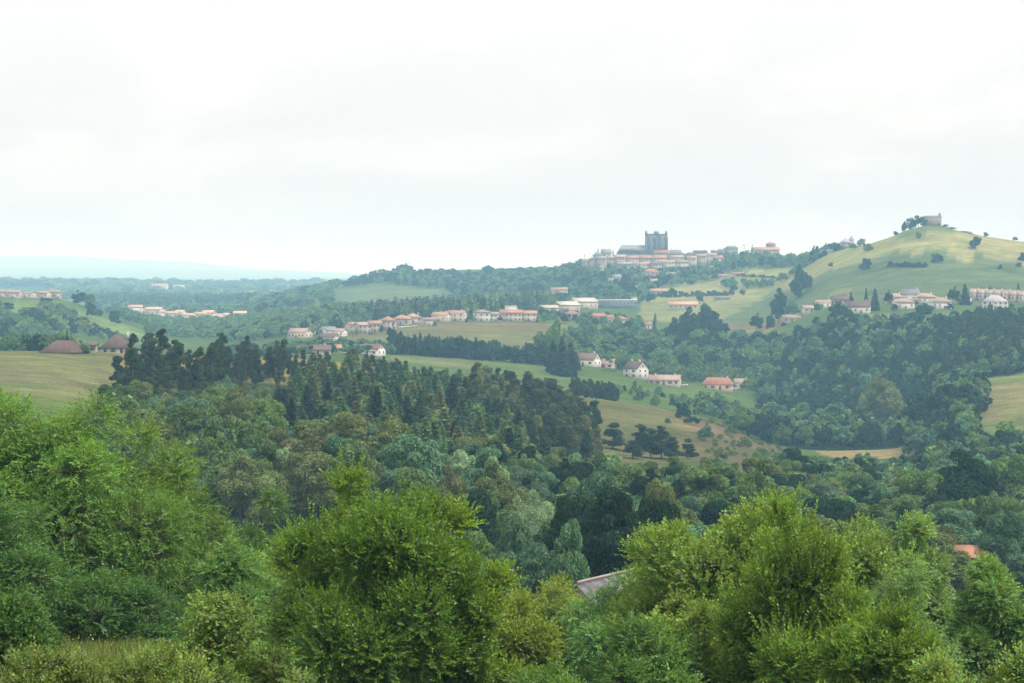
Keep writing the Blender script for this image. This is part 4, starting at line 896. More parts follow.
wood('broad', [(345, 2490), (460, 2400), (460, 2560), (380, 2640), (350, 2600)], 10, (7, 11), 1.0, ['dark', 'dark', 'mid'], [(A_, "x")], "x", stuff="plateau_slope_wood", seed=12)
wood('broad', [(-40, 4300), (350, 4300), (350, 5400), (-40, 5400)], 60, (13, 19), 2.2, ['dark', 'dark', 'mid'], [(A_, "x")], "x", stuff="distant_woods", lim=420)
wood('broad', [(60, 3200), (340, 3200), (340, 4200), (60, 4200)], 45, (12, 17), 1.8, ['dark', 'teal', 'mid'], [(A_, "x")], "x", stuff="distant_woods", lim=260)

# hide-and-seek: walk outward along every bearing and keep what still shows
CAND.sort(key=lambda c: c['d'])
colx = np.arange(-60, 1090)
hor = np.full(len(colx), 9999.0); gd = 100.0
seen = []
for c in CAND:
    while gd < c['d']:
        hor = np.minimum(hor, gpy(colx, np.full(len(colx), gd))); gd *= 1.012
    z0 = float(zg(c['x'], c['d'])); top = HZ - F * (z0 + c['h']) / c['d']; bot = HZ - F * z0 / c['d']
    hw = max(.5, c['w'] * F / c['d'] / 2)
    a = max(0, int(c['px'] - hw) + 60); b = min(len(colx), int(c['px'] + hw) + 61)
    if b <= a: continue
    u = (colx[a:b] - c['px']) / hw
    prof = top + (bot - top) * (.42 * np.abs(u) ** 2.0) if c['kind'] in ('broad', 'shrub', 'willow') else top + (bot - top) * .75 * np.abs(u)
    gap = hor[a:b] - prof
    vis = float(np.clip(gap, 0, None).sum())
    if c['keep'] or gap.max() > -3.0:
        c['vis'] = vis; seen.append(c)
    solidity = .55 if 'tallpine' in c['kind'] else .9
    cov = np.abs(u) < .85
    hor[a:b] = np.where(cov, np.minimum(hor[a:b], prof + (bot - prof) * (1 - solidity)), hor[a:b])
LIM = dict(broad=262, shrub=200, spruce=250, pine=290)
def fam(k): return {'tallpine': 'pine', 'willow': 'broad', 'poplar': 'broad'}.get(k, k)
cnt = {}
stuffs = {}
def sizew(h): return "tall" if h > 11.5 else ("small" if h < 8.5 else "medium")
KW = dict(broad="broadleaf tree", spruce="spruce", pine="pine", tallpine="bare-stemmed pine", shrub="shrub")
for c in sorted(seen, key=lambda c: -(c['vis'] + (1e5 if c['keep'] else 0))):
    f = fam(c['kind'])
    ind = c['keep'] or (cnt.get(f, 0) < LIM[f] and not (c['stuff'] and c['d'] > 1420) and c['vis'] > 1.5)
    if ind:
        cnt[f] = cnt.get(f, 0) + 1
        lab = c.get('label') or f"{sizew(c['h'])} {TONES[c['tone']][1]} {KW[c['kind']]} {c['where']}"
        grp = c['group'] if c.get('label') else f"{lab}"
        plant(c['kind'], c['x'], c['d'], c['h'], c['w'], tone(c['tone'], c['rng']), lab, c['group'], rng=c['rng'], name=c.get('name'))
    else:
        key = c['stuff'] or ("more_pine_wood" if f in ('pine', 'spruce') else ("hillside_scrub" if f == 'shrub' else "more_woods"))
        stuffs.setdefault(key, []).append(c)
STUFFLAB = dict(far_bank_wood="dense wood of rounded trees on the far bank below the village", dell_wood="wood filling the dell behind the white gabled houses", village_trees="trees among the pink-roofed village houses", village_pine_wood="dark conifer wood behind the village", village_wood="mixed wood left of the village hall",
    town_slope_trees="trees clothing the slope below the old town", ridge_trees="trees along the ridge right of the old town", left_hill_wood="dark wood on the left-hand hill", valley_floor_trees="scattered trees over the broad valley floor", far_valley_trees="hazy trees across the far valley", far_conifer_wood="hazy conifer wood in the far valley", plateau_slope_wood="hazy wood covering the plateau slope", distant_woods="bluish woods on the distant hills", more_woods="remaining broadleaf woodland in the valley", more_pine_wood="remaining conifer woodland in the valley", hillside_scrub="low scrub on the hillsides")
STUFFNAME = dict(far_bank_wood="far_woods", more_woods="valley_woods", more_pine_wood="conifer_woods")
def merged(cs):
    Vs, Ts = [], []
    for c in cs:
        f = fam(c['kind']); kk = 'broad' if f == 'shrub' else f
        lo = proto(kk, 'low' if c['d'] > 1250 else 'low'); r = c['rng']
        V, Fq, _, T = lo[int(r.integers(len(lo)))][0]
        W0 = {'broad': 8.2, 'spruce': 4.2, 'pine': 4.8}[kk]
        th = r.uniform(0, 6.28); cs_, sn = math.cos(th), math.sin(th); s = c['w'] / W0
        X = V * np.array([s, s, c['h'] / 10.])
        X = np.stack([X[:, 0] * cs_ - X[:, 1] * sn + c['x'], X[:, 0] * sn + X[:, 1] * cs_ + c['d'], X[:, 2] + float(zg(c['x'], c['d']))], 1)
        Vs.append(X); Ts.append(T * np.array(tone(c['tone'], r)))
    V = np.concatenate(Vs); return (V, np.arange(len(V)).reshape(-1, 4), 0, np.concatenate(Ts))
for k, cs in stuffs.items():
    nm = STUFFNAME.get(k, k)
    o = link(nm, build(nm, [merged(cs)], [M_FAR])); o.color = (1, 1, 1, 1)
    tag(o, STUFFLAB[k], "woods", kind="stuff")
print("TREES", len(CAND), len(seen), cnt, {k: len(v) for k, v in stuffs.items()})

# ------------------------------------------------------------------ buildings
WHITE, CREAM, TAN, GREYW, STONEC = (.48, .46, .425), (.39, .345, .29), (.31, .265, .22), (.30, .29, .285), (.25, .215, .185)
ORANGE, PINK, BROWN, RED, GREYR, DARKR, PALER = (.30, .175, .12), (.28, .20, .165), (.105, .066, .052), (.27, .125, .085), (.17, .165, .17), (.09, .095, .11), (.45, .41, .36)
def jit(c, a=.07, rng=RNG): return tuple(np.clip(np.array(c) * np.exp(rng.normal(0, a)), 0, .8))

def gable_walls(w, dp, h, rh, ridge):
    ch = [box(-w / 2, w / 2, -dp / 2, dp / 2, -2.5, h)]
    if rh > 0 and ridge == 'x':
        for s in (-1, 1):
            x = s * w / 2
            V = [[x - s * .25, -dp / 2, h], [x - s * .25, dp / 2, h], [x - s * .25, 0, h + rh - .05], [x, -dp / 2, h], [x, dp / 2, h], [x, 0, h + rh - .05]]
            ch.append((V, np.array([[0, 1, 2], [3, 5, 4]]), 0, None)); ch.append((V, np.array([[0, 2, 5, 3], [1, 4, 5, 2]]), 0, None))
    elif rh > 0 and ridge == 'y':
        for s in (-1, 1):
            y = s * dp / 2
            V = [[-w / 2, y - s * .25, h], [w / 2, y - s * .25, h], [0, y - s * .25, h + rh - .05], [-w / 2, y, h], [w / 2, y, h], [0, y, h + rh - .05]]
            ch.append((V, np.array([[0, 2, 1], [3, 4, 5]]), 0, None)); ch.append((V, np.array([[0, 3, 5, 2], [1, 2, 5, 4]]), 0, None))
    return ch

def slab(q, th):
    """sloping roof plane: four upper corners, thickness below"""
    q = np.asarray(q, float); V = np.vstack([q - [0, 0, th], q])
    return (V, BOXF, 0, None)

def roof_chunks(w, dp, h, rh, kind, ridge, ov=.45, th=.22):
    if kind == 'flat': return [box(-w / 2 - .15, w / 2 + .15, -dp / 2 - .15, dp / 2 + .15, h + .003, h + max(rh, .25))]
    if ridge == 'y': W, D_ = dp, w
    else: W, D_ = w, dp
    a, b = W / 2 + ov, D_ / 2 + ov; zl = h - rh * ov / (D_ / 2) + th; zt = h + rh + th
    def tf(p): return [[y, -x, z] if ridge == 'y' else [x, y, z] for x, y, z in p]
    if kind == 'gable':
        return [slab(tf([(-a, -b, zl), (a, -b, zl), (a, -.01, zt), (-a, -.01, zt)]), th), slab(tf([(-a, .01, zt), (a, .01, zt), (a, b, zl), (-a, b, zl)]), th)]
    e = max(.3, a - b * (1.0 if kind == 'hip' else .45))                 # hip: shorter ridge
    V = np.array(tf([(-a, -b, zl), (a, -b, zl), (a, b, zl), (-a, b, zl), (-e, 0, zt), (e, 0, zt), (-a, -b, zl - th), (a, -b, zl - th), (a, b, zl - th), (-a, b, zl - th)]))
    return [(V, np.array([[0, 1, 5, 4], [2, 3, 4, 5], [0, 6, 7, 1], [1, 7, 8, 2], [2, 8, 9, 3], [3, 9, 6, 0], [6, 9, 8, 7]]), 0, None), (V, np.array([[1, 2, 5], [3, 0, 4]]), 0, None)]

ME_WIN = build("window", [box(-.5, .5, -.06, .03, -.6, .6)], [M_GLASS])
ME_SHUT = build("shutter", [box(-.25, .25, -.10, -.003, -.62, .62)], [M_WALL])
ME_DOOR = build("door", [box(-.55, .55, -.07, .03, 0, 2.1)], [M_WALL])
ME_CHIM = build("chimney", [box(-.4, .4, -.35, .35, -1.3, 1.0), box(-.48, .48, -.43, .43, 1.003, 1.15)], [M_WALL])

def house(label, px, base, lo, hi, wpx, dp=8., h=3., rh=2.2, wall=CREAM, roof=ORANGE, kind='gable', ridge='x', rz=0., win=(3, 1), side=1, chim=1, group=None, name="house", cat="house", slate=False, d=None, sink=0., stone=False, chimcol=None, door=True):
    rng = np.random.default_rng(int(px * 31 + base * 7))
    d = d or dfor(px, base, lo, hi)
    w = wpx * d / F
    x, y, z = at(px, d)
    r = empty(name, (x, y, z - sink), math.radians(rz))
    wm = M_STONE if stone else M_WALL
    wo = link("walls", build("walls", gable_walls(w, dp, h, rh if kind == 'gable' else 0, ridge), [wm]), r); wo.color = (*jit(wall, .05, rng), 1)
    ro = link("roof", build("roof", roof_chunks(w, dp, h, rh, kind, ridge), [M_SLATE if slate else M_ROOF]), r); ro.color = (*jit(roof, .1, rng), 1)
    for k in range(chim):
        u = (.32, -.3, .05)[k % 3]
        c = link("chimney", ME_CHIM, ro)
        if ridge == 'x': c.location = (u * w, rng.uniform(-.1, .1) * dp, h + rh - .15 + (0 if kind == 'flat' else 0))
        else: c.location = (rng.uniform(-.06, .06) * w, u * dp, h + rh - .15)
        c.color = (*(chimcol or wall), 1)
    ncol, nst = win
    for s in range(nst):
        zc = 1.55 + s * (h - .4) / max(nst, 1) if nst > 1 else h * .52
        for k in range(ncol):
            u = -w / 2 + w * (k + .5) / ncol
            if door and s == 0 and k == ncol // 2 and ncol > 2:
                o = link("door", ME_DOOR, r, (u, -dp / 2, .02)); o.color = (.12, .07, .05, 1); continue
            o = link("window", ME_WIN, r, (u, -dp / 2, zc)); o.scale = (1.0, 1, 1.05)
            if d < 1300 and rng.random() < .7:
                for sx in (-.82, .82):
                    q = link("shutter", ME_SHUT, o, (sx, 0, 0)); q.color = (*jit((.25, .17, .12), .3, rng), 1)
        if side:
            for k in range(2 if dp > 7 else 1):
                v = (-.22 + .44 * k) * dp if dp > 7 else 0
                o = link("window", ME_WIN, r, (side * w / 2, v, zc)); o.rotation_euler = (0, 0, side * math.pi / 2)
    if side and kind == 'gable' and ridge == 'x' and rh > 2.2:
        o = link("window", ME_WIN, r, (side * w / 2, 0, h + rh * .35)); o.rotation_euler = (0, 0, side * math.pi / 2); o.scale = (.8, 1, .8)
    return tag(r, label, cat, group)

Hs = house
# farm behind the tan field
Hs("low farm building with a sloping dark brown roof behind the tan field", 65, 352.5, 640, 668, 35, 11, 1.3, 3.4, (.12, .09, .08), (.085, .05, .042), 'halfhip', rz=-22, chim=1, win=(2, 1), sink=.9, name="farm_building", cat="building")
Hs("farmhouse with a steep brown hipped roof over white walls behind the tan field", 117, 353, 645, 675, 32, 10, 2.0, 4.2, WHITE, (.085, .06, .05), 'hip', rz=12, chim=1, win=(4, 1), name="farmhouse")
Hs("small tan shed between the brown barn and the hipped farmhouse", 92, 352, 645, 675, 9, 5, 2.4, .8, TAN, BROWN, 'gable', rz=8, chim=0, win=(1, 1), side=0, name="shed", cat="shed")
Hs("long low shed with a whitish flat roof behind the hipped farmhouse", 128, 0, 0, 0, 40, 12, 8.2, .5, GREYW, (.55, .55, .56), 'flat', d=905, chim=0, win=(6, 1), side=0, name="long_shed", cat="shed")
Hs("small shed with a whitish roof left of the hipped farmhouse's long shed", 80, 0, 0, 0, 16, 8, 8.6, .5, GREYW, (.52, .52, .54), 'flat', d=900, chim=0, win=(2, 1), side=0, name="long_shed", cat="shed")
# houses on the left-hand hill
LH = [("pale house cut by the left edge on the left-hand hill", 2, 295, 12, 4.5, 1.6), ("broad pale house second from the left edge on the hill", 14, 297, 14, 5, 1.6), ("low pink-roofed house third from the left edge on the hill", 28, 293, 14, 3.5, 1.5), ("pale house lowest in the stepped group on the left hill", 44, 298, 11, 4.5, 1.8), ("pale house in the middle of the stepped group on the left hill", 51, 296, 10, 5, 1.8), ("pale house topmost in the stepped group on the left hill", 58, 293, 8, 5.5, 1.8)]
for l, px, b, w, h, rh in LH:
    Hs(l, px, b + 1, 1450, 1640, w, 9, h, rh, CREAM, PINK, 'gable' if w > 10 else 'hip', rz=(px * 13 % 40) - 20, win=(3, 1), chim=1, group="houses on the left-hand hill")
# white village in the far valley
FV = [(135, 311, 14), (154, 313, 16), (161, 316, 8), (172, 318, 13), (180, 317, 9), (189, 319, 12), (201, 320, 13), (209, 318, 12), (218, 320, 11), (240, 318, 13), (226, 320, 6), (146, 316, 5)]
FL = ["leftmost white house of the far valley village", "white house second from the left in the far valley village", "small white house at the right corner of the second far valley house", "white house at the left of the far village's main row", "small white house second in the far village's main row", "white house with an orange roof third in the far village's main row", "white house fourth in the far village's main row", "taller white house behind the fourth of the far village's main row", "white house closing the far village's main row", "lone pale house right of the far valley village", "tiny white house just beyond the end of the far village's main row", "tiny white house between the two leftmost far valley houses"]
for (px, b, w), l in zip(FV, FL):
    Hs(l, px, 0, 0, 0, w, 9, 5.2, 1.9, WHITE, (.44, .28, .20), 'gable', rz=(px * 17 % 50) - 25, win=(3, 1), chim=0, d=1900 + (px % 7) * 16, group="white houses of the far valley village", sink=-(float(gpy(px, 1950)) - b) * 1950 / F * .85)
for l, px, b, w, c in (("long pale hall with an orange roof on the distant plateau", 160, 289, 16, ORANGE), ("pale low building right of the long hall on the distant plateau", 179, 290, 11, TAN), ("pinkish far-off hamlet house, left of two on the distant slope", 251, 297, 15, PINK), ("pinkish far-off hamlet house, right of two on the distant slope", 272, 296, 8, PINK)):
    Hs(l, px, 0, 0, 0, w, 16, 7, 4, WHITE, c, 'gable', d=4250 if px < 200 else 3900, win=(3, 1), chim=0, side=0, sink=-(float(gpy(px, 4250 if px < 200 else 3900)) - b) * 2.0, door=False, name="distant_house" if px > 200 else "distant_hall", cat="building")
# pink-roofed village in the middle distance
MV = [("pink-roofed house alone left of the village's main group", 257, 339, 19, 9, 4, 2.4, CREAM, RED, 'hip', 12), ("small tan house at the left end of the pink-roofed group", 287, 334, 9, 7, 3, 1.8, TAN, PINK, 'gable', 8), ("wide house with two pink roof planes in the left village group", 300, 338, 20, 10, 4, 2.6, CREAM, PINK, 'gable', -10), ("pink-roofed house behind the wide one in the left village group", 310, 334, 13, 9, 4.6, 2.0, CREAM, ORANGE, 'hip', 10),
      ("pale-walled house with a grey gable in the left village group", 328, 335, 15, 9, 3.6, 2.4, WHITE, GREYR, 'gable', 28), ("low pale house right of the grey-gabled one", 340, 336, 11, 8, 3.2, 1.8, WHITE, PINK, 'gable', -12),
      ("brown-roofed house with a pale gable just above the pine brow", 329, 342, 19, 8, 2.8, 2.4, CREAM, BROWN, 'gable', -24),
      ("tall tan house with a tile roof at the left end of the terrace row", 352, 333, 10, 9, 6, 1.6, TAN, ORANGE, 'gable', 10), ("tan house second in the terrace row, with a pink roof", 363, 333, 14, 9, 5.6, 1.8, TAN, PINK, 'gable', 6), ("tan house third in the terrace row, with an orange roof", 375, 332, 12, 9, 5.8, 1.8, TAN, ORANGE, 'gable', 8), ("taller tan house at the right end of the terrace row with a peaked roof", 388, 330, 15, 10, 6.4, 2.6, TAN, RED, 'hip', 5),
      ("house with a broad orange hipped roof beside the parked cars", 402, 325, 17, 10, 4.4, 2.6, TAN, ORANGE, 'hip', -6), ("orange-roofed house right behind the parked cars", 413, 323, 16, 10, 4, 2.4, CREAM, ORANGE, 'hip', 12), ("tan flat-fronted house between the car park and the orange-roofed row", 428, 326, 13, 9, 4.8, 1.2, TAN, PINK, 'gable', 0), ("orange-roofed house left of the village hall's front", 441, 322, 16, 9, 4.6, 2.2, CREAM, ORANGE, 'gable', 0), ("orange-roofed house directly below the village hall", 457, 321, 17, 9, 5.4, 2.2, CREAM, ORANGE, 'gable', 2),
      ("pale house at the left of the long row above the brown field", 482, 321, 17, 9, 6.4, 1.8, WHITE, PINK, 'hip', -4), ("pale house joined right of it with a low pink roof above the brown field", 496, 321, 13, 9, 5.2, 1.6, WHITE, PINK, 'gable', 0), ("long pale house with a bright orange roof above the brown field", 511, 321, 22, 10, 6.2, 2.2, CREAM, RED, 'gable', 0), ("pale orange-roofed house at the right end of the row above the brown field", 528, 321, 17, 9, 5.6, 2.0, CREAM, ORANGE, 'gable', 6),
      ("red-roofed white house below the beige sheds", 572, 321, 17, 9, 5, 2.0, WHITE, RED, 'hip', -6), ("red-roofed pale house below the left end of the dark-fronted building", 597, 319, 16, 9, 4.6, 2.2, CREAM, RED, 'gable', 6), ("tan house with a red roof below the dark-fronted building's middle", 608, 319, 12, 9, 4.4, 2.0, TAN, RED, 'gable', -8), ("tan house below the right end of the dark-fronted building", 620, 319, 15, 9, 4.4, 2.0, TAN, ORANGE, 'hip', 4), ("low red-roofed house on the lane right of the dark-fronted building's houses", 647, 312, 9, 7, 2.8, 1.4, WHITE, RED, 'gable', 0)]
for l, px, b, w, dp, h, rh, wc, rc, kd, rz in MV:
    Hs(l, px, b, 1180 if px < 345 else 1290, 1500, w, dp, h, rh, wc, rc, kd, rz=rz + (0 if 470 < px < 535 else (px * 29 % 46) - 23), win=(3 if w < 18 else 5, 2 if h > 5 else 1), side=1, chim=1 if px % 2 else 0, group="pink and orange roofed houses of the village in the middle distance")
Hs("flat white roof-top block behind the long orange-roofed house", 511, 0, 0, 0, 12, 8, 9.2, .4, WHITE, WHITE, 'flat', d=1500, win=(4, 1), side=0, chim=0, name="flat_block", cat="building")
Hs("long low house with a brown-orange roof just above the pine brow", 314, 355, 860, 1010, 33, 9, 2.6, 2.2, CREAM, BROWN, 'gable', rz=4, win=(4, 1), chim=1)
Hs("small orange-roofed outbuilding between the two brown-roofed houses on the brow", 341, 353, 860, 1010, 12, 6, 2.4, 1.5, CREAM, ORANGE, 'gable', rz=-10, win=(2, 1), chim=0, name="outbuilding", cat="building")
Hs("brown-roofed house with a pale gable just above the brow, right of the long low one", 371, 353, 880, 1010, 24, 8.5, 3.0, 2.4, WHITE, BROWN, 'gable', rz=-26, win=(3, 1), chim=0)
# large sheds, hall and works
Hs("village hall with a wide pale gable and a grey-white roof", 444, 311, 1600, 1760, 36, 20, 6.0, 4.2, CREAM, (.44, .38, .33), 'gable', ridge='y', rz=14, win=(6, 1), chim=0, side=0, name="village_hall", cat="hall")
Hs("small blue-green shed in front of the village hall", 451, 313.5, 1560, 1700, 12, 6, 2.6, .5, (.16, .30, .32), (.22, .33, .36), 'flat', win=(2, 1), side=0, chim=0, name="shed", cat="shed", door=False)
Hs("tan shed at the left of the beige works", 548, 314, 1560, 1700, 18, 12, 5.0, 2.0, TAN, PALER, 'gable', rz=20, win=(3, 1), chim=0, name="works_shed", cat="shed")
Hs("beige works building with a whitish roof, in front", 566, 312, 1600, 1740, 22, 16, 6.0, 3.0, TAN, PALER, 'gable', rz=24, win=(4, 1), chim=0, name="works_shed", cat="shed")
Hs("large beige works building with a low whitish roof, next to the dark-fronted one", 583, 309, 1660, 1800, 24, 18, 6.5, 3.2, CREAM, PALER, 'gable', rz=20, win=(5, 1), chim=0, name="works_shed", cat="shed")
Hs("small orange-roofed house above the beige works", 559, 0, 0, 0, 16, 9, 4.6, 2.0, CREAM, ORANGE, 'gable', rz=8, d=1930, win=(3, 1), chim=1, sink=-4.5)
Hs("narrow white house below the small orange-roofed one above the works", 556, 0, 0, 0, 6, 6, 4.2, 1.2, WHITE, PINK, 'gable', d=1880, win=(1, 1), chim=0, side=0)
for k, (l, px, b, w, *_r) in enumerate(MV + [(v[0], v[1], v[2], v[3]) for v in ()]):
    if k % 3 == 2: continue
    d0 = dfor(px, b, 1180 if px < 345 else 1290, 1500) - 9 - (k % 4) * 2; kind = ('broad', 'shrub', 'broad', 'spruce')[k % 4]
    qx = px + (w * .55 if k % 2 else -w * .5)
    plant(kind, (qx - CX) / F * d0, d0, 3.2 + (k * 7 % 5) * .75, 3.6 + (k * 5 % 4) * .9 if kind != 'spruce' else 2.6, tone(('dark', 'mid', 'teal')[k % 3]), "small garden tree in front of the " + " ".join(l.split()[:4]) + " of the pink-roofed village", "garden trees of the pink-roofed village")
o_ = Hs("long school-like building with a dark glazed front and a white flat roof edge", 614, 308, 1700, 1860, 45, 16, 6.6, .8, (.10, .13, .17), (.62, .63, .66), 'flat', rz=3, win=(12, 2), chim=0, name="long_building", cat="building", door=False)
Hs("pale stair block at the right end of the dark-fronted long building", 634, 0, 0, 0, 5, 8, 7.8, .3, CREAM, WHITE, 'flat', rz=3, d=1770, win=(1, 2), chim=0, name="stair_block", cat="building", sink=.3)
Hs("long low hall with a bright orange roof below the green slope", 683, 309, 1640, 1800, 29, 12, 3.6, 2.4, CREAM, (.46, .27, .18), 'gable', rz=-4, win=(6, 1), chim=0, name="long_hall", cat="hall")
Hs("orange-roofed building half sunk in trees at the foot of the green slope", 658, 294, 1850, 2020, 17, 9, 3.2, 2.0, TAN, ORANGE, 'gable', win=(3, 1), chim=0)
Hs("white shed standing alone on the green slope below the old town", 724, 285.5, 1850, 2020, 11, 6, 2.6, .5, WHITE, (.6, .6, .62), 'flat', rz=-10, win=(2, 1), side=0, chim=0, name="shed", cat="shed", door=False)
Hs("low grey stone ruin in the hollow of the green slope", 722, 300, 1720, 1900, 16, 5, 2.0, .8, STONEC, GREYR, 'gable', win=(2, 1), chim=0, stone=True, name="stone_barn", cat="barn")
for l, px, b, w, wc, rc in (("small white house, left of the row on the ridge road", 713, 279, 6, WHITE, PINK), ("pink-roofed low house in the middle of the ridge road row", 722, 278, 9, CREAM, RED), ("long low white house at the right of the ridge road row", 737, 276, 13, WHITE, RED)):
    Hs(l, px, b, 1960, 2160, w, 6, 2.4, 1.5, wc, rc, 'gable', win=(2, 1), chim=0, group="low houses along the ridge road")
# houses in the dell
Hs("white house with a brown roof and a chimney above the green field", 587, 366, 1080, 1160, 24, 9, 3.4, 3.6, WHITE, BROWN, 'gable', rz=-32, win=(3, 1), side=1, chim=1, chimcol=WHITE)
Hs("small house with an orange roof right of the brown-roofed white house", 608, 368, 1080, 1150, 14, 7, 2.0, 2.8, CREAM, ORANGE, 'gable', rz=-20, win=(2, 1), chim=0)
Hs("tall white house with its gable wall facing right in the dell", 636, 378, 1060, 1120, 19, 9, 5.2, 3.8, WHITE, BROWN, 'gable', rz=-48, win=(2, 2), side=1, chim=2, chimcol=WHITE)
Hs("long low house with a reddish brown roof right of the tall white one", 665, 385, 1030, 1095, 31, 9, 2.6, 2.4, CREAM, PINK, 'gable', rz=-12, win=(5, 1), side=1, chim=2, chimcol=WHITE)
Hs("house with a broad red-orange roof on the right of the dell", 718, 389, 1060, 1110, 29, 10, 2.8, 3.4, (.5, .36, .26), RED, 'halfhip', rz=-14, win=(4, 1), side=1, chim=1)
Hs("small pale-gabled house at the right end of the dell", 742, 388, 1070, 1130, 16, 8, 2.8, 2.2, WHITE, PINK, 'gable', rz=-40, win=(2, 1), side=1, chim=1, chimcol=WHITE)
# village on the right
RV = [("low tan-roofed house at the left end of the right-hand village", 792, 302, 18, 8, 3.0, 2.0, CREAM, PINK, 'gable', 6), ("long whitish house with a low roof, left of the pair in the right-hand village", 811, 307, 16, 8, 2.8, 2.0, WHITE, PINK, 'gable', -20), ("long whitish house with a low roof, right of the pair in the right-hand village", 824, 307, 16, 8, 2.8, 2.0, WHITE, PINK, 'gable', -20), ("brown-roofed long house behind the whitish pair", 842, 303, 20, 8, 2.6, 2.2, TAN, BROWN, 'gable', 4),
      ("house with a steep brown roof and a white gable facing right in the right-hand village", 859, 313, 22, 9, 4.0, 3.8, WHITE, BROWN, 'gable', -26), ("pink-roofed house left of the grey-roofed one", 895, 303, 16, 9, 4.0, 2.4, CREAM, PINK, 'hip', 0), ("two-storey pink-hipped house in front of the grey-roofed one", 903, 309, 19, 9, 4.6, 2.4, WHITE, PINK, 'hip', 6), ("house with a tall grey roof at the middle of the right-hand village", 911, 301, 17, 10, 4.6, 3.8, WHITE, GREYR, 'gable', -30), ("pink-roofed pale house right of the grey-roofed one", 925, 303, 21, 9, 4.0, 2.4, WHITE, PINK, 'hip', 4), ("white house with a rosy hipped roof facing the small green field", 940, 309, 20, 9, 4.6, 2.6, WHITE, PINK, 'hip', 8)]
for l, px, b, w, dp, h, rh, wc, rc, kd, rz in RV:
    Hs(l, px, b, 1230, 1400, w, dp, h, rh, wc, rc, kd, rz=rz + (px * 29 % 40) - 20, win=(3 if w < 20 else 4, 1), side=1, chim=1, chimcol=WHITE, group="houses of the right-hand village")
for k, (l, px, b, w, *_r) in enumerate(RV):
    d0 = dfor(px, b, 1230, 1400) - 9 - (k % 3) * 2
    qx = px + (w * .5 if k % 2 else -w * .45)
    plant(('broad', 'shrub')[k % 2], (qx - CX) / F * d0, d0, 3.4 + (k * 7 % 5) * .7, 4.2 + (k * 5 % 4) * .9, tone(('dark', 'mid', 'teal')[k % 3]), "small garden tree beside the " + " ".join(l.split()[:5]) + " in the right-hand village" if "right-hand" not in " ".join(l.split()[:5]) else "small garden tree in the right-hand village", "small garden trees between the houses of the right-hand village")
Hs("big white house with a grey hipped roof, largest of the right-hand village", 995, 309, 1230, 1330, 25, 12, 5.0, 4.2, WHITE, (.30, .29, .29), 'hip', rz=-12, win=(5, 2), side=1, chim=1, slate=True, chimcol=WHITE)
for k, px in enumerate((975, 983, 991, 999, 1007, 1015, 1023)):
    Hs("pink-roofed terrace house with white chimney in the row behind the big white house", px, 0, 0, 0, 9, 9, 4.6, 2.6, CREAM, PINK, 'gable', rz=-16, d=1375 - k * 4, win=(2, 1), side=1, chim=1, chimcol=WHITE, group="terrace houses behind the big white house")
Hs("flat-roofed small block at the left of the terrace row", 966, 302, 1300, 1400, 9, 6, 3.0, .3, WHITE, GREYR, 'flat', win=(2, 1), chim=0, side=0, name="flat_block", cat="building")
# hill houses
Hs("low stone wall-like barn on the skyline left of the spired house", 827, 0, 0, 0, 14, 5, 2.6, .8, GREYW, GREYR, 'gable', d=1846, win=(0, 0), side=0, chim=0, stone=True, name="stone_barn", cat="barn", sink=-.8)
sp = Hs("grey-roofed house with a pointed spire on the hill's left skyline", 845, 0, 0, 0, 10, 8, 4.0, 3.4, GREYW, (.24, .25, .28), 'hip', d=1835, win=(2, 1), chim=0, slate=True, sink=-2.0)
def spire(parent, x, y, z, r, h, col, name="spire", body=0.0):
    if body: c = link("turret", build("turret", [box(-r, r, -r, r, -body, 0)], [M_STONE]), parent, (x, y, z)); c.color = (*GREYW, 1)
    V = np.array([[-r, -r, 0], [r, -r, 0], [r, r, 0], [-r, r, 0], [0, 0, h]]) * [1.12, 1.12, 1]
    c = link(name, build(name, [(V, np.array([[0, 1, 4], [1, 2, 4], [2, 3, 4], [3, 0, 4]]), 0, None), (V, np.array([[0, 3, 2, 1]]), 0, None)], [M_SLATE]), parent, (x, y, z)); c.color = (*col, 1)
    return c
spire(sp, 5.5, 0, 6.0, 2.2, 4.6, (.20, .21, .25), body=9)
# the ruin on the hilltop
d_ = crest(932) + 6; x, y, z = at(932, d_)
r = empty("hilltop_chapel", (x, y, z), math.radians(-18))
w = 16.5 * d_ / F
o = link("walls", build("walls", gable_walls(w, 8, 6.6, 1.6, 'x'), [M_STONE]), r); o.color = (.23, .195, .17, 1)
o = link("roof", build("roof", roof_chunks(w, 8, 6.6, 1.6, 'gable', 'x', .25), [M_ROOF]), r); o.color = (.17, .14, .125, 1)
o = link("bell_turret", build("bell_turret", [box(-.9, .9, -.8, .8, -1, 2.6), box(-1.05, 1.05, -.95, .95, 2.603, 2.9)], [M_STONE]), r, (w * .42, 0, 7.6)); o.color = (.22, .19, .165, 1)
for u in (-.3, 0, .25):
    q = link("window", ME_WIN, r, (u * w, -4, 3.8)); q.scale = (.8, 1, 1.3)
q = link("door", ME_DOOR, r, (.38 * w, -4, .0)); q.color = (.08, .06, .05, 1)
tag(r, "brown stone chapel with a small bell turret on top of the green hill", "chapel")
pts = [at(p_, crest(p_) + 4) for p_ in np.linspace(966, 974, 6)]
o = link("ruined_wall", build("ruined_wall", [box(p[0] - 1.2, p[0] + 1.15, p[1] - .5, p[1] + .5, p[2] - 1, p[2] + (1.6, 1.1, 2.0, 1.4, .8, .5)[k]) for k, p in enumerate(pts)], [M_STONE])); o.color = (.30, .27, .24, 1)
tag(o, "crumbled bit of stone wall on the skyline right of the hilltop chapel", "wall")

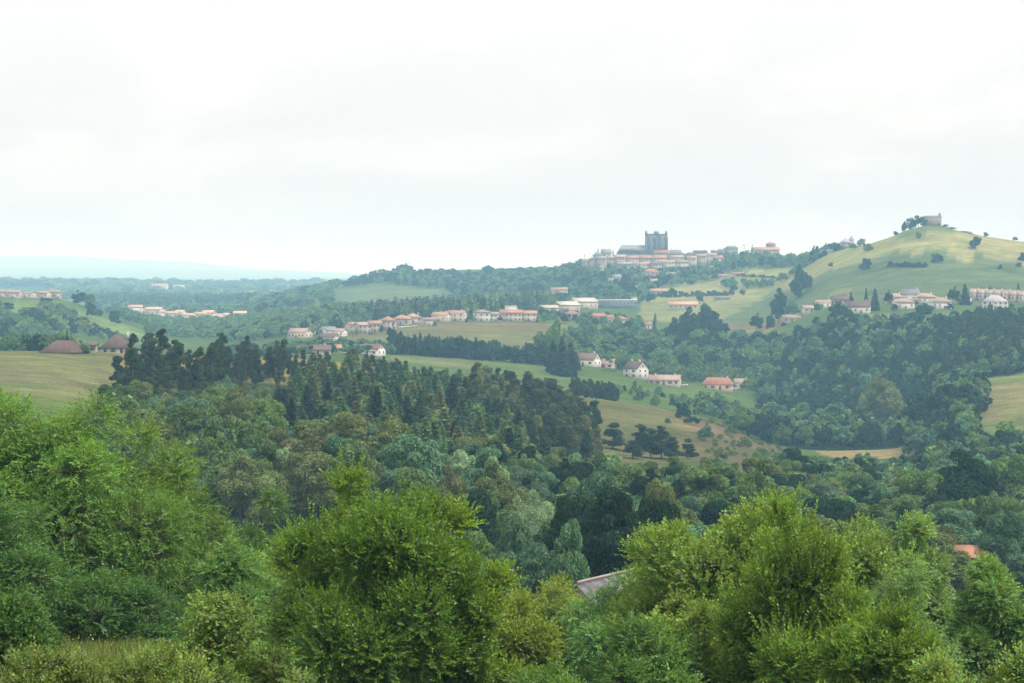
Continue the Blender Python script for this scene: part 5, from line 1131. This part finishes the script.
# ------------------------------------------------------------------ the old town and its cathedral
d_ = 2300.; x, y, z = at(646, d_)
z = -(259.0 - HZ) / F * d_
r = empty("cathedral", (x, y, z), math.radians(4)); sc = d_ / F
DS = (.105, .105, .115)
nv = [box(-29 * sc, -1.0 * sc, -7, 7, -8, 6.2 * sc)]
o = link("nave", build("nave", nv, [M_STONE]), r); o.color = (*DS, 1)
V = np.array([[-29 * sc, -7.6, 0], [-1.2 * sc, -7.6, 0], [-1.2 * sc, 7.6, 0], [-29 * sc, 7.6, 0], [-24.5 * sc, 0, 7.6 * sc], [-1.2 * sc, 0, 7.6 * sc]]) + [0, 0, 6.22 * sc]
o = link("roof", build("roof", [(V, np.array([[0, 1, 5, 4], [2, 3, 4, 5], [0, 3, 2, 1]]), 0, None), (V, np.array([[3, 0, 4], [1, 2, 5]]), 0, None)], [M_SLATE]), r); o.color = (.17, .18, .20, 1)
for k in range(6):
    q = link("window", ME_WIN, r, ((-26 + k * 4.4) * sc, -7, 3.4 * sc)); q.scale = (1.3, 1, 2.6)
for k in range(7):
    q = link("buttress", build("buttress", [box(-.7, .7, -1.6, -.003, -6, 5.6 * sc)], [M_STONE]), r, ((-28.2 + k * 4.4) * sc, -7, 0)); q.color = (*DS, 1)
for s in (0, 1):
    tw = link("tower", build("tower", [box(-4.9 * sc, 4.9 * sc, -5.6, 5.6, -8, 24.3 * sc), box(-5.15 * sc, 5.15 * sc, -5.85, 5.85, 24.303 * sc, 25.0 * sc), box(-5.05 * sc, 5.05 * sc, -5.72, 5.72, 15.6 * sc, 16.0 * sc)], [M_STONE]), r, ((4.4 + s * 11.3) * sc, 0, 0)); tw.color = (*DS, 1)
    for a in (-1, 1):
        for b_ in (-1, 1):
            q = link("pinnacle", build("pinnacle", [box(-.65, .65, -.65, .65, 0, 2.2), (np.array([[-.65, -.65, 2.2], [.65, -.65, 2.2], [.65, .65, 2.2], [-.65, .65, 2.2], [0, 0, 4.2]]), np.array([[0, 1, 4], [1, 2, 4], [2, 3, 4], [3, 0, 4]]), 0, None)], [M_STONE]), tw, (a * 4.4 * sc, b_ * 4.9, 25.003 * sc)); q.color = (*DS, 1)
        for zz in (19.8, 11.5):
            q = link("window", ME_WIN, tw, (a * 2.1 * sc, -5.6, zz * sc)); q.scale = (1.5, 1, 3.6)
    q = link("corner_buttress", build("corner_buttress", [box(-5.5 * sc, -4.4 * sc, -6.5, -5.603, -8, 22 * sc), box(4.4 * sc, 5.5 * sc, -6.5, -5.603, -8, 22 * sc)], [M_STONE]), tw); q.color = (*DS, 1)
mid_ = link("west_front", build("west_front", [box(9.35 * sc, 10.75 * sc, -4.4, 4.4, -8, 20 * sc)], [M_STONE]), r); mid_.color = (*DS, 1)
tag(r, "dark stone cathedral with twin square towers and pinnacles above the old town", "cathedral")

def town(label, px, top, wpx, hpx, d, wall, roof, rhpx=3., kind='gable', st=3, rz=0, dp=10, chim=1, ridge='x', grp="stone houses of the old town on the hill"):
    """a house of the old town given by the row of its eaves"""
    z = -(top - HZ) / F * d; zt = float(at(px, d)[2]); h = hpx * d / F
    return Hs(label, px, 0, 0, 0, wpx, dp, h, rhpx * d / F, wall, roof, kind, ridge, rz, (max(2, int(wpx * d / F / 3.6)), st), 1, chim, grp, d=d, sink=zt - (z - h), stone=True, door=False)
OT = [("grey rampart house at the far left of the old town", 587, 261, 9, 11, 2190, STONEC, GREYR, 2, 'gable'), ("tall reddish stone block second from the left of the old town", 594, 259.5, 9, 13, 2185, (.30, .24, .21), BROWN, 2, 'hip'), ("tall grey stone block third from the left of the old town", 602, 258.5, 9, 12, 2180, STONEC, GREYR, 2.5, 'gable'),
      ("slate-roofed house behind the left ramparts", 598, 255, 10, 6, 2260, GREYW, GREYR, 3, 'hip'), ("pale stone house below the small turret left of the nave", 611, 258, 10, 10, 2200, TAN, PINK, 2, 'gable'), ("grey gabled house left of the nave", 606, 253, 9, 6, 2270, GREYW, GREYR, 3.5, 'gable'),
      ("pale house at the left end of the long orange roof", 620, 257, 11, 10, 2180, TAN, PINK, 2.2, 'gable'), ("long stone range with an orange roof below the nave, left part", 631, 258, 14, 10, 2185, TAN, ORANGE, 2.6, 'gable'), ("long stone range with an orange roof below the nave, middle part", 645, 258, 15, 10, 2190, TAN, RED, 2.8, 'gable'), ("long stone range with an orange roof below the towers", 659, 258, 14, 10, 2190, TAN, ORANGE, 2.8, 'gable'),
      ("house with a wide orange roof right at the towers' foot", 664, 253, 20, 6, 2260, TAN, RED, 2.6, 'gable'), ("grey-roofed house right of the towers", 676, 254, 15, 7, 2250, GREYW, GREYR, 4, 'hip'), ("pink-roofed house in front of the grey-roofed one right of the towers", 677, 257.5, 13, 7, 2200, CREAM, PINK, 2.4, 'gable'),
      ("tall pale tenement with rows of windows below the towers", 668, 262, 14, 9, 2160, (.40, .36, .31), PINK, 1.6, 'gable'), ("broad pale tenement below the pink-roofed house", 681, 262, 14, 9, 2160, (.40, .36, .31), GREYR, 1.6, 'gable'), ("yellowish stone house right of the broad tenement", 692, 258, 9, 11, 2170, TAN, PINK, 2, 'gable'), ("stone house with a dark roof behind the yellowish one", 690, 254, 10, 6, 2250, STONEC, GREYR, 2, 'hip'),
      ("tall pale stone house in the right part of the old town", 701, 256, 10, 12, 2180, TAN, PINK, 2, 'gable'), ("brown-roofed house behind the tall pale one", 700, 252.5, 13, 5, 2260, STONEC, BROWN, 2, 'gable'), ("stone house with a tiled roof near the right end of the old town", 711, 255, 11, 10, 2200, (.42, .36, .31), PINK, 2, 'gable'), ("orange-roofed house near the right end of the old town", 718, 258, 9, 6, 2170, CREAM, RED, 2.5, 'gable'), ("low dark-roofed house at the right end of the old town", 717, 252.5, 12, 5, 2270, STONEC, BROWN, 2, 'gable'),
      ("small white house at the lower right of the old town", 713, 268, 7, 5, 2120, WHITE, PINK, 2, 'gable'), ("low stone house under the left ramparts", 624, 264, 14, 6, 2160, STONEC, PINK, 1.8, 'gable'), ("stone house under the middle of the long orange roof", 642, 264, 16, 6, 2155, (.38, .32, .27), PINK, 1.6, 'gable'), ("pale stone house under the right of the long orange roof", 656, 264, 11, 6, 2150, TAN, BROWN, 1.6, 'gable'),
      ("house with a stepped brick-red roof on the town slope", 651, 272, 16, 4, 2085, (.36, .27, .22), RED, 3, 'hip'), ("grey-roofed house on the town slope right of the brick-red roof", 671, 274, 10, 4, 2080, GREYW, GREYR, 2, 'gable'), ("bright white house low on the town slope", 617, 277, 8, 6, 2060, WHITE, GREYR, 2.5, 'gable'), ("small white outhouse left of the bright white one on the town slope", 611, 280, 5, 3, 2050, WHITE, PINK, 1.5, 'gable'), ("tan house lowest on the town slope", 654, 281, 7, 6, 2010, TAN, PINK, 2, 'gable'), ("pale low house on the town slope below the bright white one", 632, 287, 8, 4, 1990, CREAM, PINK, 1.5, 'gable'), ("little white house above the slope at the left of the old town", 602, 267, 4, 3, 2150, WHITE, PINK, 1, 'gable')]
for k, (l, px, t_, w, h, d_, wc, rc, rh, kd) in enumerate(OT):
    town(l, px, t_, w, h, d_, wc, rc, rh, kd, 3 if h > 8 else (2 if h > 5 else 1), rz=(k * 37 % 24) - 12, chim=1 + (k % 2))
def steeple(label, px, top, base, d, rpx, hs):
    x = (px - CX) / F * d; z = -(base - HZ) / F * d; h = (base - top) * d / F
    r = empty("steeple", (x, d, z)); rr = rpx * d / F
    o = link("shaft", build("shaft", [box(-rr, rr, -rr, rr, -6, h * (1 - hs))], [M_STONE]), r); o.color = (*STONEC, 1)
    spire(r, 0, 0, h * (1 - hs) + .003, rr * 1.05, h * hs, (.16, .17, .2))
    return tag(r, label, "steeple")
steeple("pointed steeple at the left of the old town", 598, 247.5, 258, 2265, 1.5, .6)
steeple("small pointed turret between the steeple and the cathedral nave", 613, 249, 257, 2275, .9, .5)
steeple("slim dark steeple standing alone right of the old town", 752, 243, 254, 2260, 1.2, .75)
town("grey castle-like block on the ridge right of the old town", 731, 248, 13, 6, 2240, GREYW, GREYR, 2, 'hip', 2, chim=2, grp="buildings on the ridge right of the old town")
town("small grey house left of the castle-like block on the ridge", 722, 251, 7, 5, 2240, GREYW, GREYR, 2, 'gable', 1, grp="buildings on the ridge right of the old town")
town("long building with a bright orange roof on the ridge", 766, 250, 25, 5, 2180, TAN, (.33, .20, .14), 2.6, 'gable', 1, chim=0, grp="buildings on the ridge right of the old town", dp=14)
d_ = 2200.; x = (770.5 - CX) / F * d_; z = -(248.5 - HZ) / F * d_
r = empty("domed_hall", (x, d_, z))
a_ = np.arange(12) / 12 * 2 * np.pi; R_ = 5.3
ring = lambda rr, zz: np.stack([rr * np.cos(a_), rr * np.sin(a_), np.full(12, zz)], 1)
def rings(rs):
    V = np.vstack([ring(*q) for q in rs]); Fq = np.vstack([[[k * 12 + j, k * 12 + (j + 1) % 12, (k + 1) * 12 + (j + 1) % 12, (k + 1) * 12 + j] for j in range(12)] for k in range(len(rs) - 1)])
    return (V, Fq, 0, None)
o = link("drum", build("drum", [rings([(R_, -6), (R_, 4.8)])], [M_STONE]), r); o.color = (.25, .22, .22, 1)
o = link("roof", build("roof", [rings([(R_ * 1.12, 4.803), (R_ * .75, 6.4), (.15, 7.4)])], [M_ROOF]), r); o.color = (.32, .16, .12, 1)
o = link("finial", build("finial", [tube([[0, 0, 7.3], [0, 0, 9.6]], [.12, .05], 5)], [M_METAL]), r)
tag(r, "round drum-shaped hall with a shallow red roof behind the long orange-roofed building", "hall")

# ------------------------------------------------------------------ near roofs
d_ = 158.; x, y, z = at(620, d_)
r = empty("slate_roofed_house", (x, y, z), math.radians(56)); h = 3.6
zr = -(576 - HZ) / F * d_ - z
o = link("walls", build("walls", gable_walls(12, 8.5, zr - 3.4, 3.3, 'x'), [M_WALL]), r); o.color = (.42, .38, .33, 1)
ro = link("roof", build("roof", roof_chunks(12, 8.5, zr - 3.4, 3.3, 'gable', 'x', .5), [plain_mat("weathered_slates", (.205, .19, .20), .8, 1.6, .5, wave=3.2)]), r)
o = link("ridge_tiles", build("ridge_tiles", [tube([[-6.5, 0, zr + .18], [6.5, 0, zr + .18]], [.13, .13], 6)], [M_ROOF]), ro); o.color = (.24, .20, .18, 1)
for u, v in ((-2.6, -1.4), (1.9, -3.2)):
    zz = zr + .22 - 3.3 * abs(v) / 4.25
    q = link("skylight", build("skylight", [slab([(-.4, -.45, -.35 + .09), (.4, -.45, -.35 + .09), (.4, .45, .35 + .09), (-.4, .45, .35 + .09)], .1)], [M_GLASS]), ro, (u, v, zz))
tag(r, "house with a weathered grey-mauve slate roof half hidden among the near trees", "house")
d_ = 300.; x, y, z = at(972, d_)
r = empty("orange_roofed_house", (x, y, z), math.radians(-6))
zr = -(546.5 - HZ) / F * d_ - z
o = link("walls", build("walls", gable_walls(4.4, 4.0, max(zr - 1.4, 1.6), 1.3, 'x'), [M_WALL]), r); o.color = (.40, .30, .22, 1)
o = link("roof", build("roof", roof_chunks(4.4, 4.0, max(zr - 1.4, 1.6), 1.3, 'gable', 'x', .4), [M_ROOF]), r); o.color = (.36, .17, .11, 1)
q = link("window", ME_WIN, r, (-1.0, -2.0, 1.2)); q = link("door", ME_DOOR, r, (1.0, -2.0, 0)); q.color = (.1, .07, .05, 1)
tag(r, "small house with an orange tiled roof below the little lawn near the right edge", "house")

# ------------------------------------------------------------------ masts, cars, bird
def mast(label, px, top, d, r=.14, arms=0, name="mast", cat="mast", zb=None):
    x, y, z = at(px, d); h = (HZ - top) / F * d - z
    o = empty(name, (x, y, z - .5))
    q = link("shaft", build("shaft", [tube([[0, 0, 0], [0, 0, h * .5], [0, 0, h + .5]], [r, r * .8, r * .5], 6)], [M_METAL]), o)
    for k in range(arms):
        q = link("crossarm", build("crossarm", [box(-1.6, 1.6, -.1, .1, -.1, .1)], [M_METAL]), o, (0, 0, h - .4 - k * 2.2))
    if not arms: q = link("antenna", build("antenna", [box(-.5, .5, -.35, .35, -1.0, 1.0), box(-.15, .15, -.5, .5, -2.6, -1.4)], [M_METAL]), o, (0, 0, h - 1.2))
    return tag(o, label, cat)
mast("thin radio mast on the plateau skyline beside the largest bush clump", 409.5, 261, 2640, .4)
mast("electricity pole left of the pair on the skyline left of the old town", 570, 261, 2560, .3, 2, "electricity_pole", "pole")
mast("electricity pole right of the pair on the skyline left of the old town", 576, 257, 2540, .3, 2, "electricity_pole", "pole")
mast("tall thin aerial rising from the left end of the old town", 584.5, 254, 2240, .25)
mast("pale pole on the plateau slope above the dark conifers", 521.5, 274, 2350, .35, 1, "electricity_pole", "pole")
mast("pale pole on the plateau slope nearest the old town", 555.5, 273, 2300, .35, 1, "electricity_pole", "pole")
d_ = 2240.; x = (744 - CX) / F * d_
r = empty("tower_crane", (x, d_, -(256 - HZ) / F * d_))
link("tower", build("tower", [tube([[0, 0, -4], [0, 0, 12]], [.35, .3], 4)], [M_METAL]), r)
link("jib", build("jib", [tube([[-3, 0, 11.2], [0, 0, 12], [5.5, 0, 15]], [.2, .3, .12], 4)], [M_METAL]), r)
tag(r, "small pale crane on the ridge between the castle-like block and the steeple", "crane")

def car_meshes():
    prof = [(-2.1, .35), (-2.1, .8), (-1.95, .95), (-1.1, 1.02), (.95, .95), (2.0, .78), (2.12, .6), (2.12, .35)]
    cab = [(-1.75, .98), (-1.35, 1.42), (.15, 1.45), (.95, .96)]
    def ext(P, hw, tw=0):
        n = len(P); V = np.array([[x, s * (hw - (tw if i in (1, 2) and tw else 0)), z] for s in (-1, 1) for i, (x, z) in enumerate(P)])
        ch = [(V, np.array([[i, (i + 1) % n, n + (i + 1) % n, n + i] for i in range(n)]), 0, None), (V, np.array([list(range(n))[::-1], list(range(n, 2 * n))]), 0, None)]
        return ch
    whl = [tube([[0, -.11, 0], [0, .11, 0]], [.33, .33], 12), (np.array([[.33 * math.cos(a), s * .11, .33 * math.sin(a)] for s in (-1, 1) for a in np.arange(12) / 12 * 6.2832]), np.array([list(range(12)), list(range(12, 24))[::-1]]), 0, None)]
    return build("body", ext(prof, .85), [M_PAINT]), build("cabin", ext(cab, .78, .14), [M_GLASS]), build("wheel", whl, [M_RUBBER])
CARM = car_meshes()
def car(label, px, base, lo, hi, col, rz):
    x, y, z = at(px, dfor(px, base, lo, hi))
    r = empty("parked_car", (x, y, z + .15), math.radians(rz))
    b = link("body", CARM[0], r); b.color = (*col, 1)
    link("cabin", CARM[1], r)
    for a in (-1.3, 1.3):
        for s in (-.8, .8): link("wheel", CARM[2], r, (a, s, .33))
    return tag(r, label, "car", "cars parked in the villages")
car("white car, left of the three parked below the orange-roofed houses", 402, 328, 1300, 1460, (.75, .75, .75), 10)
car("white car, middle of the three parked below the orange-roofed houses", 408, 327.5, 1300, 1460, (.7, .71, .73), -5)
car("silver car, right of the three parked below the orange-roofed houses", 415, 327, 1300, 1460, (.5, .52, .55), 15)
car("white car parked by the long low dell house", 684, 387, 1040, 1100, (.75, .75, .75), -12)
car("silver car parked before the broad red-orange roof", 736, 390, 1060, 1110, (.6, .62, .65), 5)
car("white car parked at the end of the ridge road houses", 706, 279.5, 1950, 2100, (.72, .72, .72), 0)
car("dark car among the tan terrace houses", 371, 334, 1260, 1420, (.03, .03, .04), 0)

# a bird over the middle distance
d_ = 210.; p = np.array([(416.5 - CX) / F * d_, d_, -(299.5 - HZ) / F * d_])
r = empty("bird", tuple(p), math.radians(35))
s_ = np.linspace(0, 1, 7)
link("body", build("body", [tube(np.stack([-.16 + .32 * s_, 0 * s_, .01 * np.sin(s_ * 3.1)], 1), [.008, .022, .036, .038, .03, .022, .006], 7)], [M_FEATHER], True), r)
for s in (-1, 1):
    V = np.array([[.05, s * .02, .01], [-.06, s * .02, .0], [-.10, s * .16, .07], [.02, s * .16, .08], [-.16, s * .34, .05], [-.11, s * .34, .055]])
    V2 = V - [0, 0, .006]
    link("wing", build("wing", [(V, np.array([[0, 1, 2, 3], [3, 2, 4, 5]]), 0, None), (V2, np.array([[3, 2, 1, 0], [5, 4, 2, 3]]), 0, None)], [M_FEATHER]), r)
V = np.array([[-.14, -.012, 0], [-.14, .012, 0], [-.24, .05, 0], [-.24, -.05, 0]])
link("tail", build("tail", [(V, np.array([[0, 1, 2, 3]]), 0, None), (V - [0, 0, .006], np.array([[3, 2, 1, 0]]), 0, None)], [M_FEATHER]), r)
tag(r, "small dark bird flying in front of the hazy village woods", "bird")
